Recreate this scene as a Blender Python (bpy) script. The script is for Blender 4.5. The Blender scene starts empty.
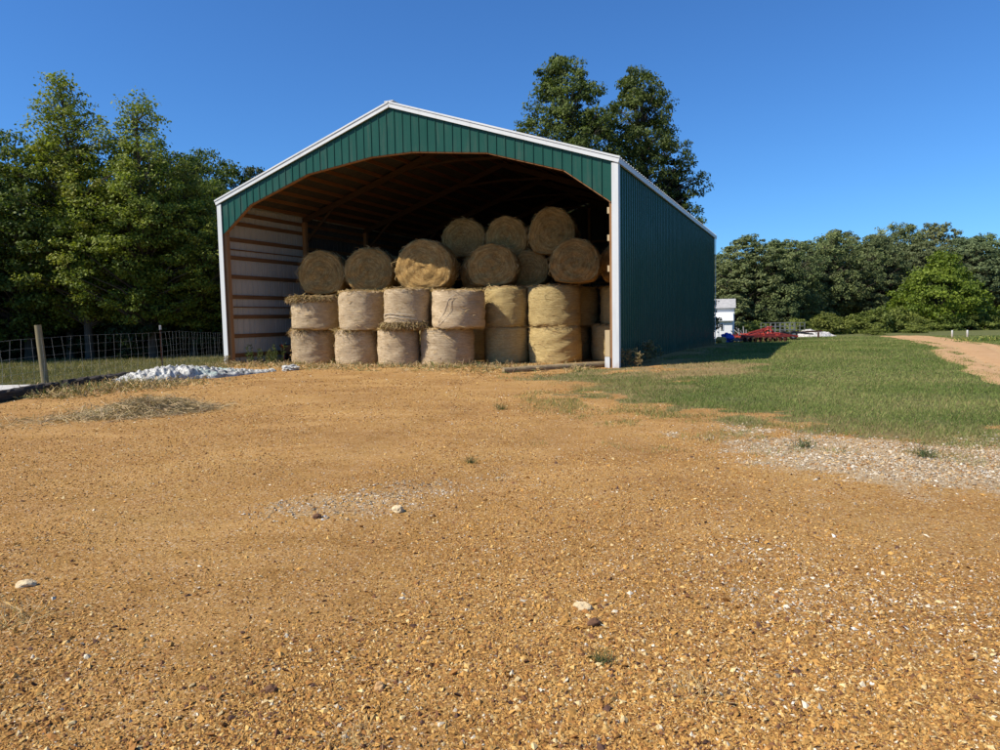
import bpy, bmesh, math, random
import numpy as np
from mathutils import Vector, Matrix, noise as mnoise

R = math.radians
scene = bpy.context.scene
COL = scene.collection

# ------------------------------------------------------------------ camera
cam_d = bpy.data.cameras.new('camera')
cam = bpy.data.objects.new('camera', cam_d)
COL.objects.link(cam)
_p, _r = 0.08, -0.0185
_F = Vector((0, math.cos(_p), -math.sin(_p)))
_U = Vector((0, math.sin(_p), math.cos(_p)))
_X = Vector((1, 0, 0))
_XR = math.cos(_r) * _X + math.sin(_r) * _U
_UR = -math.sin(_r) * _X + math.cos(_r) * _U
_M = Matrix((_XR, _UR, -_F)).transposed().to_4x4()
_M.translation = Vector((0, 0, 1.6))
cam.matrix_world = _M
cam_d.sensor_width = 36.0
cam_d.lens = 36.0 * 0.71155
cam_d.clip_start = 0.05
cam_d.clip_end = 3000
scene.camera = cam

# ------------------------------------------------------------------ light
SUN_FROM = Vector((-0.915, -0.403, 0)).normalized()
SUN_EL = R(46.5)
sun_vec = Vector((SUN_FROM.x * math.cos(SUN_EL), SUN_FROM.y * math.cos(SUN_EL), math.sin(SUN_EL)))
sd = bpy.data.lights.new('sun', 'SUN')
sd.energy = 5.0
sd.angle = R(0.53)
sd.color = (1.0, 0.93, 0.82)
so = bpy.data.objects.new('sun', sd)
so.rotation_euler = sun_vec.to_track_quat('Z', 'Y').to_euler()
COL.objects.link(so)

world = bpy.data.worlds.new('World')
scene.world = world
world.use_nodes = True
wn = world.node_tree
sky = wn.nodes.new('ShaderNodeTexSky')
sky.sky_type = 'NISHITA'
sky.sun_disc = False
sky.sun_elevation = SUN_EL
sky.sun_rotation = math.atan2(SUN_FROM.x, SUN_FROM.y)
sky.altitude = 0
sky.air_density = 1.0
sky.dust_density = 0.25
sky.ozone_density = 2.6
bg = wn.nodes['Background']
bg.inputs['Strength'].default_value = 0.074
mulc = wn.nodes.new('ShaderNodeMixRGB')
mulc.blend_type = 'MULTIPLY'
mulc.inputs[0].default_value = 1.0
mulc.inputs[2].default_value = (0.50, 0.98, 1.55, 1)
wn.links.new(sky.outputs[0], mulc.inputs[1])
wn.links.new(mulc.outputs[0], bg.inputs['Color'])

scene.view_settings.view_transform = 'Standard'
scene.view_settings.look = 'None'
scene.view_settings.exposure = 0.42
scene.view_settings.gamma = 1.0
scene.view_settings.use_curve_mapping = False
scene.cycles.use_denoising = True
scene.cycles.max_bounces = 7
scene.cycles.diffuse_bounces = 4
scene.cycles.glossy_bounces = 2
scene.cycles.transmission_bounces = 3
scene.cycles.caustics_reflective = False
scene.cycles.caustics_refractive = False

# ------------------------------------------------------------------ helpers
def tag(o, label=None, cat=None, group=None, kind=None):
    if label: o['label'] = label
    if cat: o['category'] = cat
    if group: o['group'] = group
    if kind: o['kind'] = kind
    return o

def empty(name, loc=(0, 0, 0), rz=0.0):
    o = bpy.data.objects.new(name, None)
    o.empty_display_size = 0.2
    o.location = loc
    o.rotation_euler = (0, 0, rz)
    COL.objects.link(o)
    return o

def link(name, me, parent=None, loc=None, rz=None):
    o = bpy.data.objects.new(name, me)
    COL.objects.link(o)
    if parent: o.parent = parent
    if loc is not None: o.location = loc
    if rz is not None: o.rotation_euler = (0, 0, rz)
    return o

def children(o):
    return [c for c in bpy.data.objects if c.parent == o]

def copy_tree(o, parent=None):
    c = o.copy()
    COL.objects.link(c)
    if parent: c.parent = parent
    for ch in children(o):
        copy_tree(ch, c)
    return c

def np_mesh(name, verts, faces, mats, cols=None, midx=None, smooth=False, vecs=None):
    """faces: list of (M,k) arrays"""
    if not isinstance(faces, (list, tuple)): faces = [faces]
    me = bpy.data.meshes.new(name)
    verts = np.asarray(verts, np.float32)
    me.vertices.add(len(verts))
    me.vertices.foreach_set('co', verts.ravel())
    nl = sum(f.size for f in faces); npoly = sum(len(f) for f in faces)
    me.loops.add(nl)
    me.loops.foreach_set('vertex_index', np.concatenate([f.ravel() for f in faces]).astype(np.int32))
    me.polygons.add(npoly)
    tot = np.concatenate([np.full(len(f), f.shape[1], np.int32) for f in faces])
    start = np.concatenate([[0], np.cumsum(tot)[:-1]]).astype(np.int32)
    me.polygons.foreach_set('loop_start', start)
    try: me.polygons.foreach_set('loop_total', tot)
    except Exception: pass
    if midx is not None:
        me.polygons.foreach_set('material_index', np.asarray(midx, np.int32))
    me.polygons.foreach_set('use_smooth', np.full(npoly, bool(smooth)))
    for m in (mats if isinstance(mats, (list, tuple)) else [mats]): me.materials.append(m)
    if cols is not None:
        a = me.color_attributes.new('Col', 'FLOAT_COLOR', 'POINT')
        c = np.ones((len(verts), 4), np.float32); c[:, :cols.shape[1]] = cols
        a.data.foreach_set('color', c.ravel())
    if vecs is not None:
        a = me.attributes.new('wind', 'FLOAT_VECTOR', 'POINT')
        a.data.foreach_set('vector', np.asarray(vecs, np.float32).ravel())
    me.update(calc_edges=True)
    me.validate()
    return me

class MB:
    """collects boxes, bars, tubes and polygons into ONE mesh"""
    def __init__(s): s.v = []; s.f = []; s.m = []; s.sm = []
    def add(s, vs, fs, m=0, smooth=False):
        b = len(s.v); s.v += [tuple(v) for v in vs]
        for f in fs: s.f.append([i + b for i in f]); s.m.append(m); s.sm.append(smooth)
    def box(s, x0, x1, y0, y1, z0, z1, m=0):
        vs = [(x, y, z) for z in (z0, z1) for y in (y0, y1) for x in (x0, x1)]
        s.add(vs, [(0, 2, 3, 1), (4, 5, 7, 6), (0, 1, 5, 4), (2, 6, 7, 3), (0, 4, 6, 2), (1, 3, 7, 5)], m)
    def bar(s, a, b, w, h, up=(0, 0, 1), m=0):
        a = Vector(a); b = Vector(b); d = (b - a).normalized()
        sx = d.cross(Vector(up))
        if sx.length < 1e-4: sx = d.cross(Vector((1, 0, 0)))
        sx.normalize(); sz = sx.cross(d).normalized()
        vs = []
        for p in (a, b):
            for i, j in ((-1, -1), (1, -1), (1, 1), (-1, 1)):
                vs.append(p + sx * (i * w / 2) + sz * (j * h / 2))
        s.add(vs, [(3, 2, 1, 0), (4, 5, 6, 7), (0, 1, 5, 4), (1, 2, 6, 5), (2, 3, 7, 6), (3, 0, 4, 7)], m)
    def tube(s, pts, rads, n=8, m=0, caps=True):
        pts = [Vector(p) for p in pts]; b0 = []
        if not isinstance(rads, (list, tuple)): rads = [rads] * len(pts)
        vs = []
        ref = None
        for i, p in enumerate(pts):
            d = (pts[min(i + 1, len(pts) - 1)] - pts[max(i - 1, 0)]).normalized()
            if ref is None: ref = d.orthogonal().normalized()
            sx = (ref - d * ref.dot(d))
            if sx.length < 1e-5: sx = d.orthogonal()
            sx.normalize(); ref = sx; sy = d.cross(sx)
            for k in range(n):
                a = 2 * math.pi * k / n
                vs.append(p + (sx * math.cos(a) + sy * math.sin(a)) * rads[i])
        fs = []
        for i in range(len(pts) - 1):
            for k in range(n):
                k2 = (k + 1) % n
                fs.append((i * n + k, i * n + k2, (i + 1) * n + k2, (i + 1) * n + k))
        s.add(vs, fs, m, True)
        if caps:
            L = (len(pts) - 1) * n
            s.add(vs[:n], [tuple(reversed(range(n)))], m); s.add(vs[L:], [tuple(range(n))], m)
    def mesh(s, name, mats):
        me = bpy.data.meshes.new(name)
        me.from_pydata(s.v, [], s.f)
        for m in (mats if isinstance(mats, (list, tuple)) else [mats]): me.materials.append(m)
        me.polygons.foreach_set('material_index', s.m)
        me.polygons.foreach_set('use_smooth', s.sm)
        me.update()
        return me
    def build(s, name, mats, parent=None, loc=None, rz=None):
        return link(name, s.mesh(name, mats), parent, loc, rz)

def ss(a, b, x):
    t = np.clip((np.asarray(x, float) - a) / (b - a), 0, 1)
    return t * t * (3 - 2 * t)

# value noise in numpy ---------------------------------------------
_rs = np.random.RandomState(7)
_tab = _rs.rand(512, 512)
def vnoise(x, y):
    x = np.asarray(x, float); y = np.asarray(y, float)
    xi = np.floor(x).astype(int); yi = np.floor(y).astype(int)
    fx = x - xi; fy = y - yi
    fx = fx * fx * (3 - 2 * fx); fy = fy * fy * (3 - 2 * fy)
    g = lambda a, b: _tab[a % 512, b % 512]
    return (g(xi, yi) * (1 - fx) * (1 - fy) + g(xi + 1, yi) * fx * (1 - fy) + g(xi, yi + 1) * (1 - fx) * fy + g(xi + 1, yi + 1) * fx * fy)
def fbm(x, y, o=4):
    t = 0; a = 0.5; s = 0
    for k in range(o):
        t = t + a * vnoise(x * 2 ** k + 17.3 * k, y * 2 ** k + 9.1 * k); s += a; a *= 0.5
    return t / s

# ------------------------------------------------------------------ materials
class NT:
    def __init__(s, name):
        s.mat = bpy.data.materials.new(name); s.mat.use_nodes = True
        s.t = s.mat.node_tree; s.b = s.t.nodes['Principled BSDF']; s.out = s.t.nodes['Material Output']
    def n(s, typ, ins=None, **kw):
        nd = s.t.nodes.new('ShaderNode' + typ)
        for k, v in kw.items(): setattr(nd, k, v)
        for k, v in (ins or {}).items(): s.set(nd, k, v)
        return nd
    def set(s, nd, k, v):
        sock = nd.inputs[k]
        if isinstance(v, bpy.types.NodeSocket): s.t.links.new(v, sock)
        elif isinstance(v, bpy.types.Node): s.t.links.new(v.outputs[0], sock)
        else:
            if isinstance(v, tuple) and len(v) == 3 and sock.type == 'RGBA': v = v + (1,)
            sock.default_value = v
    def noise(s, vec, scale, detail=4, rough=0.55, dist=0.0):
        nd = s.n('TexNoise', {'Scale': scale, 'Detail': detail, 'Roughness': rough, 'Distortion': dist})
        if vec is not None: s.set(nd, 'Vector', vec)
        return nd.outputs['Fac']
    def ramp(s, fac, stops, interp='LINEAR'):
        nd = s.n('ValToRGB', {'Fac': fac}); cr = nd.color_ramp; cr.interpolation = interp
        while len(cr.elements) < len(stops): cr.elements.new(0.5)
        for e, (p, c) in zip(cr.elements, stops):
            e.position = p; e.color = (c[0], c[1], c[2], 1) if isinstance(c, tuple) else (c, c, c, 1)
        return nd.outputs['Color']
    def mix(s, fac, a, b, bt='MIX'):
        nd = s.n('MixRGB', {'Fac': fac, 'Color1': a, 'Color2': b}); nd.blend_type = bt
        return nd.outputs[0]
    def math(s, op, a, b=0.0, clamp=False):
        nd = s.n('Math', {0: a, 1: b}, operation=op, use_clamp=clamp)
        return nd.outputs[0]
    def mapping(s, vec, scale=(1, 1, 1), loc=(0, 0, 0)):
        nd = s.n('Mapping', {'Vector': vec, 'Scale': scale, 'Location': loc}); return nd.outputs[0]
    def obj(s): return s.n('TexCoord').outputs['Object']
    def rnd(s): return s.n('ObjectInfo').outputs['Random']
    def pos(s): return s.n('NewGeometry').outputs['Position']
    def attr(s, name): return s.n('Attribute', attribute_name=name)
    def bump(s, h, strength=0.5, dist=0.02):
        nd = s.n('Bump', {'Strength': strength, 'Distance': dist, 'Height': h}); s.set(s.b, 'Normal', nd.outputs[0])
    def fin(s, col=None, rough=0.8, spec=0.3, metal=0.0):
        if col is not None: s.set(s.b, 'Base Color', col)
        s.set(s.b, 'Roughness', rough); s.set(s.b, 'Specular IOR Level', spec); s.set(s.b, 'Metallic', metal)
        return s.mat

def mottled(name, c1, c2, scale=3.0, rough=0.8, spec=0.3, bump=0.0, bscale=30, stretch=(1, 1, 1), metal=0.0):
    m = NT(name)
    v = m.mapping(m.obj(), stretch)
    f = m.noise(v, scale, 6, 0.6)
    col = m.ramp(f, [(0.3, c1), (0.7, c2)])
    if bump: m.bump(m.noise(v, bscale, 5, 0.6), bump, 0.02)
    return m.fin(col, rough, spec, metal)

def painted_metal(name, c1, c2, rough=0.35, spec=0.5):
    m = NT(name)
    o = m.obj()
    f = m.noise(o, 0.6, 4, 0.6)
    streak = m.noise(m.mapping(o, (6, 6, 0.25)), 2.0, 4, 0.6)
    col = m.mix(m.math('MULTIPLY', streak, 0.5), m.ramp(f, [(0.3, c1), (0.7, c2)]), c2)
    m.bump(m.noise(o, 2.5, 3, 0.5), 0.10, 0.02)
    zz = m.n('SeparateXYZ', {0: o}).outputs[2]
    dz = m.math('SUBTRACT', 0.62, m.math('ADD', zz, m.math('MULTIPLY', m.noise(m.mapping(o, (5, 5, 1.2)), 2.0, 5, 0.7), 0.75)), True)
    col = m.mix(m.math('MULTIPLY', dz, 1.6, True), col, (0.24, 0.135, 0.058))
    grime = m.ramp(m.noise(m.mapping(o, (3, 3, 0.35)), 1.6, 6, 0.7), [(0.5, 0.0), (0.75, 0.22)])
    col = m.mix(grime, col, (0.16, 0.14, 0.11))
    r = m.n('MapRange', {'Value': streak, 'To Min': rough - 0.07, 'To Max': rough + 0.12}).outputs[0]
    return m.fin(col, r, spec)

def wood(name, c1, c2, c3, axis='z', rough=0.85):
    m = NT(name); o = m.obj()
    st = {'x': (0.4, 9, 9), 'y': (9, 0.4, 9), 'z': (9, 9, 0.4)}[axis]
    g = m.noise(m.mapping(o, st), 3.0, 6, 0.6, 0.4)
    w = m.noise(o, 1.1, 4, 0.6)
    col = m.ramp(g, [(0.25, c1), (0.5, c2), (0.75, c3)])
    col = m.mix(m.math('MULTIPLY', w, 0.5), col, c1)
    m.bump(g, 0.4, 0.01)
    return m.fin(col, rough, 0.2)
M = {}
M['green_metal'] = painted_metal('green_metal', (0.014, 0.062, 0.044), (0.019, 0.076, 0.056), 0.24, 0.12)
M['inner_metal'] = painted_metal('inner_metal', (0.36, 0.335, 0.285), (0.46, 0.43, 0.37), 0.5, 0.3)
M['inner_shaded'] = painted_metal('inner_shaded', (0.050, 0.047, 0.043), (0.075, 0.070, 0.064), 0.6, 0.2)  # darkened copy of the inner sheet, barn's interior shade put into its colour
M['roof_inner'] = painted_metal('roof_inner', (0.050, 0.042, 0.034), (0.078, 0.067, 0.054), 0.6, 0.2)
M['lumber_dark'] = wood('lumber_dark', (0.04, 0.022, 0.012), (0.075, 0.042, 0.02), (0.11, 0.062, 0.03), 'x')
M['white_trim'] = painted_metal('white_trim', (0.54, 0.555, 0.54), (0.62, 0.635, 0.62), 0.5, 0.3)
M['galv_roof'] = painted_metal('galv_roof', (0.50, 0.49, 0.46), (0.62, 0.61, 0.58), 0.4, 0.4)
M['lumber_warm'] = wood('lumber_warm', (0.15, 0.062, 0.022), (0.25, 0.115, 0.044), (0.32, 0.165, 0.07), 'y')
M['lumber_v'] = wood('lumber_upright', (0.20, 0.10, 0.042), (0.33, 0.18, 0.08), (0.42, 0.25, 0.12), 'z')
M['lumber_h'] = wood('lumber_along', (0.12, 0.056, 0.024), (0.21, 0.105, 0.044), (0.29, 0.16, 0.072), 'y')
M['lumber_x'] = wood('lumber_across', (0.22, 0.095, 0.036), (0.32, 0.155, 0.064), (0.40, 0.22, 0.10), 'x')
M['old_post'] = wood('old_post', (0.13, 0.10, 0.055), (0.24, 0.20, 0.11), (0.34, 0.29, 0.17), 'z')
M['pale_board'] = wood('pale_board', (0.42, 0.31, 0.17), (0.52, 0.40, 0.23), (0.6, 0.48, 0.3), 'z')
M['log_wood'] = wood('log_wood', (0.14, 0.10, 0.055), (0.30, 0.22, 0.12), (0.42, 0.32, 0.19), 'x')
M['dark_tie'] = wood('dark_tie', (0.025, 0.02, 0.017), (0.06, 0.05, 0.04), (0.13, 0.105, 0.08), 'y')
M['concrete'] = mottled('concrete', (0.42, 0.39, 0.34), (0.58, 0.55, 0.5), 3, 0.9, 0.2, 0.4, 40)
M['rust_steel'] = mottled('rust_steel', (0.05, 0.022, 0.016), (0.12, 0.05, 0.03), 12, 0.8, 0.3, 0.3, 60)
M['grey_steel'] = mottled('grey_steel', (0.16, 0.16, 0.155), (0.32, 0.31, 0.30), 8, 0.55, 0.4)
M['wire'] = mottled('wire', (0.22, 0.22, 0.21), (0.34, 0.34, 0.32), 8, 0.5, 0.4)
M['red_paint'] = mottled('red_paint', (0.27, 0.028, 0.018), (0.42, 0.06, 0.04), 5, 0.5, 0.4, 0.2, 30)
M['dark_red'] = mottled('dark_red', (0.10, 0.012, 0.010), (0.20, 0.03, 0.02), 5, 0.6, 0.3)
M['blue_plastic'] = mottled('blue_plastic', (0.012, 0.045, 0.30), (0.03, 0.09, 0.45), 4, 0.45, 0.4)
M['yellow_paint'] = mottled('yellow_paint', (0.50, 0.28, 0.06), (0.62, 0.42, 0.13), 5, 0.6, 0.3)
M['rubber'] = mottled('rubber', (0.012, 0.012, 0.012), (0.035, 0.033, 0.03), 9, 0.85, 0.2)
M['black_paint'] = mottled('black_paint', (0.012, 0.012, 0.014), (0.03, 0.03, 0.032), 6, 0.5, 0.4)
M['shed_white'] = mottled('shed_white', (0.70, 0.71, 0.72), (0.80, 0.81, 0.82), 2, 0.7, 0.3, 0.2, 12, (1, 1, 8))
M['shed_roof'] = mottled('shed_roof', (0.28, 0.28, 0.28), (0.42, 0.41, 0.40), 4, 0.7, 0.3)
M['dark_void'] = mottled('dark_glass', (0.02, 0.022, 0.026), (0.04, 0.042, 0.046), 3, 0.25, 0.5)

def attr_mat(name, rough=0.9, spec=0.2, trans=0.0, jitter=0.0, vary=0.0, hue=0.0):
    m = NT(name)
    a = m.attr('Col').outputs['Color']
    if vary or hue:
        h = m.n('HueSaturation', {'Color': a})
        r = m.rnd()
        if vary: m.set(h, 'Value', m.n('MapRange', {'Value': r, 'To Min': 1 - vary, 'To Max': 1 + vary}).outputs[0])
        if hue:
            r2 = m.math('FRACT', m.math('MULTIPLY', r, 7.13))
            m.set(h, 'Hue', m.n('MapRange', {'Value': r2, 'To Min': 0.5 - hue, 'To Max': 0.5 + hue}).outputs[0])
        a = h.outputs[0]
    if jitter:
        f = m.noise(m.pos(), 120, 3, 0.6)
        a = m.mix(jitter, a, m.ramp(f, [(0.3, 0.25), (0.7, 0.9)]), 'OVERLAY')
    m.fin(a, rough, spec)
    if trans:
        tr = m.n('BsdfTranslucent', {'Color': m.mix(1.0, a, (0.9, 1.0, 0.45), 'MULTIPLY')})
        mx = m.n('MixShader', {0: trans, 1: m.b.outputs[0], 2: tr.outputs[0]})
        m.t.links.new(mx.outputs[0], m.out.inputs['Surface'])
    return m.mat
M['leaf'] = attr_mat('leaf', 0.6, 0.25, 0.36, 0, 0.12, 0.012)
M['needle'] = attr_mat('needle', 0.7, 0.15, 0.25, 0, 0.2, 0.02)
M['blade'] = attr_mat('grass_blade', 0.7, 0.15, 0.3)
M['straw'] = attr_mat('loose_straw', 0.8, 0.15, 0.15)
M['stone'] = attr_mat('gravel_stone', 0.9, 0.15, 0.0, 0.25)
M['bark'] = wood('bark', (0.045, 0.035, 0.026), (0.10, 0.08, 0.06), (0.17, 0.145, 0.115), 'z', 0.95)

# hay: streaks run with the winding, stored per vertex in the 'wind' vector
def hay_mat(name, c1, c2, c3, stretch, stain, bump=0.9, rings=False):
    m = NT(name)
    w = m.attr('wind').outputs['Vector']
    r = m.rnd()
    off = m.n('CombineXYZ', {0: m.math('MULTIPLY', r, 37.0), 1: m.math('MULTIPLY', r, 11.0), 2: 0.0}).outputs[0]
    v = m.n('VectorMath', {0: w, 1: off}, operation='ADD').outputs[0]
    g = m.noise(m.mapping(v, stretch), 1.0, 7, 0.68, 0.5)
    fine = m.noise(m.mapping(v, (stretch[0] * 5, stretch[1] * 5, stretch[2] * 1.6)), 1.0, 4, 0.7)
    big = m.noise(v, 1.7, 4, 0.6)
    gg = m.math('ADD', m.math('MULTIPLY', g, 0.6), m.math('MULTIPLY', fine, 0.4))
    col = m.ramp(gg, [(0.34, c1), (0.5, c2), (0.66, c3)])
    col = m.mix(m.ramp(big, [(0.42, 0.0), (0.72, 0.65)]), col, stain)
    if rings:
        wz = m.n('SeparateXYZ', {0: w}).outputs[2]
        ph = m.math('ADD', m.math('MULTIPLY', wz, 46.0), m.math('MULTIPLY', m.noise(v, 2.3, 5, 0.7), 16.0))
        rg = m.math('MULTIPLY', m.math('ADD', m.math('SINE', ph), 1.0), 0.5)
        col = m.mix(m.math('MULTIPLY', m.math('POWER', rg, 2.0), 0.36), col, c1)
    tint = m.n('HueSaturation', {'Color': col, 'Value': m.n('MapRange', {'Value': m.math('FRACT', m.math('MULTIPLY', r, 5.7)), 'To Min': 0.88, 'To Max': 1.10}).outputs[0]})
    m.bump(gg, bump, 0.05)
    return m.fin(tint.outputs[0], 0.9, 0.1)
M['wrap_pale'] = hay_mat('wrap_pale', (0.24, 0.165, 0.09), (0.46, 0.35, 0.215), (0.62, 0.50, 0.335), (2.4, 2.4, 40), (0.33, 0.235, 0.13))
M['wrap_gold'] = hay_mat('wrap_gold', (0.26, 0.18, 0.07), (0.47, 0.35, 0.15), (0.61, 0.48, 0.24), (2.4, 2.4, 40), (0.33, 0.235, 0.10))
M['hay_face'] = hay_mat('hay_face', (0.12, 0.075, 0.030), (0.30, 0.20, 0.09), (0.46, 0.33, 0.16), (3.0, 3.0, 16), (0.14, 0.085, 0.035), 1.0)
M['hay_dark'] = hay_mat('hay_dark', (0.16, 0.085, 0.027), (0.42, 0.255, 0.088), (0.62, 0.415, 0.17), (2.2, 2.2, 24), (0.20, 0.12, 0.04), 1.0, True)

# ------------------------------------------------------------------ barn frame of reference
YAW = 0.4115
BO = Vector((-3.466, 24.167, 0))
UX = Vector((math.cos(YAW), -math.sin(YAW), 0)); UN = Vector((math.sin(YAW), math.cos(YAW), 0))
def bw(u, v, z=0.0):
    return BO + UX * u + UN * v + Vector((0, 0, z))
HW, LEN, EAVE, RISE = 7.62, 23.36, 6.16, 2.55
def to_barn(x, y):
    dx = np.asarray(x) - BO.x; dy = np.asarray(y) - BO.y
    return dx * UX.x + dy * UX.y, dx * UN.x + dy * UN.y

# ------------------------------------------------------------------ terrain
def terrain(x, y):
    x = np.asarray(x, float); y = np.asarray(y, float)
    z = 0.05 * ss(9, 19, y) - 0.36 * ss(27, 50, y) - 0.5 * ss(58, 110, y)
    z = z - 0.10 * ss(-11.2, -13.5, x) * ss(12, 16, y)
    near = ss(60, 25, np.hypot(x, y))
    u, v = to_barn(x, y)
    inb = ss(-8.6, -7.6, u) * ss(8.6, 7.6, u) * ss(-1.2, 0.2, v)
    z = z + (fbm(x * 0.22 + 5, y * 0.22, 3) - 0.5) * 0.14 * near * (1 - inb) + (fbm(x * 0.9, y * 0.9 + 3, 3) - 0.5) * 0.045 * near * (1 - 0.7 * inb)
    z = z - 0.075 * ss(-7.7, -7.0, u) * ss(7.7, 7.0, u) * ss(0.2, 1.1, v)
    z = z - 0.045 * near * np.exp(-((x - (0.35 * y - 2.5)) / 0.6) ** 2) * ss(4, 7, y) * ss(16, 11, y)
    z = z - 0.035 * near * np.exp(-((x - (0.30 * y - 4.2)) / 0.5) ** 2) * ss(3, 6, y) * ss(17, 12, y)
    return z
def tz(x, y): return float(terrain(x, y))

def poly_sd(x, y, pts):
    """signed distance, positive inside"""
    x = np.asarray(x, float); y = np.asarray(y, float)
    d = np.full(x.shape, 1e9); inside = np.zeros(x.shape, bool)
    n = len(pts)
    for i in range(n):
        ax, ay = pts[i]; bx, by = pts[(i + 1) % n]
        ex, ey = bx - ax, by - ay
        t = np.clip(((x - ax) * ex + (y - ay) * ey) / (ex * ex + ey * ey + 1e-12), 0, 1)
        d = np.minimum(d, np.hypot(x - ax - t * ex, y - ay - t * ey))
        c = ((ay > y) != (by > y)) & (x < (bx - ax) * (y - ay) / (by - ay + 1e-12) + ax)
        inside ^= c
    return np.where(inside, d, -d)

LAWN = [(4.2, 20.2), (3.0, 17.5), (1.7, 13.6), (1.95, 12.3), (2.7, 11.2), (3.4, 9.9), (4.0, 9.2), (4.9, 8.65), (6.0, 8.25), (9, 7.2), (14, 5.6), (30, 4), (60, 30), (75, 70), (70, 75), (10, 75), (11, 46), (13.6, 44), (12.6, 40), (8.0, 30.0), (5.2, 22.8)]
STRIP = [(-0.6, 18.6), (0.5, 17.3), (3.6, 16.6), (4.6, 19.5), (4.4, 21.2), (3.0, 20.9)]
LEFT = [(-9.6, 9), (-10.9, 15.6), (-10.9, 17.6), (-10.55, 21.6), (-9.6, 25.0), (-10.6, 28), (-3, 46), (-5, 60), (-70, 60), (-70, 9)]
PALE = [(2.7, 7.7), (2.6, 9.6), (3.3, 10.2), (4.2, 9.4), (5.2, 8.8), (6.2, 8.4), (9, 7.4), (9, 5.5), (5.0, 6.5), (3.9, 6.75)]
WHITE = [(1.2, 3.2), (1.0, 4.4), (1.7, 5.0), (3.2, 4.9), (3.9, 4.2), (2.6, 3.3)]
ASH = [(-1.65, 5.9), (-1.3, 6.85), (-0.3, 7.1), (0.45, 6.8), (-0.4, 6.25), (-0.8, 5.85)]
TRACK = [(11.8, -14), (9.9, -6), (8.8, 0), (8.5, 6), (9.0, 11.0), (11.6, 16.0), (15.6, 24.4), (18.2, 29.0), (22.5, 37.5), (25.5, 44.5), (27.6, 50.0), (28.8, 54), (32, 54), (30.8, 49.5), (28.8, 45.5), (24.0, 37.0), (21.5, 30.6), (18.6, 26.0), (15.5, 20.0), (12.8, 13.5), (12.0, 8), (12.2, 0), (13.4, -6), (15.2, -14)]
BARE = [(3.4, 20.5), (4.2, 17.6), (6.5, 18.6), (8.6, 21.5), (6.5, 22.5), (5.0, 22.3)]

def masks(x, y):
    n1 = (fbm(x * 0.8 + 3, y * 0.8, 4) - 0.5); n2 = (fbm(x * 3 + 31, y * 3, 3) - 0.5)
    w = 1.6 * n1 + 0.8 * n2
    lawn = ss(-0.5, 0.9, poly_sd(x, y, LAWN) - 0.1 + w * 2.0)
    strip = ss(-0.2, 0.5, poly_sd(x, y, STRIP) + w * 1.0) * 0.75
    left = ss(-0.25, 0.35, poly_sd(x, y, LEFT) + w * 0.7)
    track = ss(-0.3, 0.3, poly_sd(x, y, TRACK) + w * 0.9)
    bare = ss(-0.4, 0.6, poly_sd(x, y, BARE) + w * 1.4)
    gap = ss(0.56, 0.68, fbm(x * 0.7 + 60, y * 1.6 + 8, 4)) * ss(3.2, 0.6, poly_sd(x, y, LAWN)) * ss(-1.5, -0.5, poly_sd(x, y, LAWN)) * ss(24, 18, y) * 0.85
    far = ss(50, 62, np.hypot(x, y))
    lawn = np.maximum.reduce([lawn, strip, left, far])
    lawn = lawn * (1 - track) * (1 - gap)
    pale = np.maximum.reduce([ss(-0.6, 0.5, poly_sd(x, y, PALE) + w * 1.6) * 0.9, ss(-0.8, 0.9, poly_sd(x, y, WHITE) + w * 1.8) * 0.34, ss(-0.3, 0.4, poly_sd(x, y, ASH) + w * 1.1) * 0.5])
    dry = np.maximum(bare, ss(2.6, 0.2, poly_sd(x, y, LAWN) + w * 1.5) * 0.62)
    u, v = to_barn(x, y)
    inb = ss(-7.7, -7.3, u) * ss(7.7, 7.3, u) * ss(-0.2, 0.4, v) * ss(24, 23, v)
    lawn = lawn * (1 - inb)
    return lawn, pale * (1 - 0.8 * lawn), track, np.clip(dry, 0, 1), inb

def axis(parts):
    a = np.concatenate([np.arange(s, e, st) for s, e, st in parts]); return np.unique(np.round(a, 4))
gx = axis([(-900, -200, 100), (-200, -60, 20), (-60, -16, 1.2), (-16, -7, 0.16), (-7, 9, 0.09), (9, 20, 0.16), (20, 60, 0.8), (60, 200, 20), (200, 901, 100)])
gy = axis([(-60, 0, 10), (0, 14, 0.09), (14, 28, 0.16), (28, 70, 0.8), (70, 200, 15), (200, 1500, 100)])
GX, GY = np.meshgrid(gx, gy)
gxx, gyy = GX.ravel(), GY.ravel()
gz = terrain(gxx, gyy)
ln, pa, tr, dr, inb = masks(gxx, gyy)
idx = np.arange(len(gxx)).reshape(GX.shape)
gf = np.stack([idx[:-1, :-1], idx[:-1, 1:], idx[1:, 1:], idx[1:, :-1]], -1).reshape(-1, 4)

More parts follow.
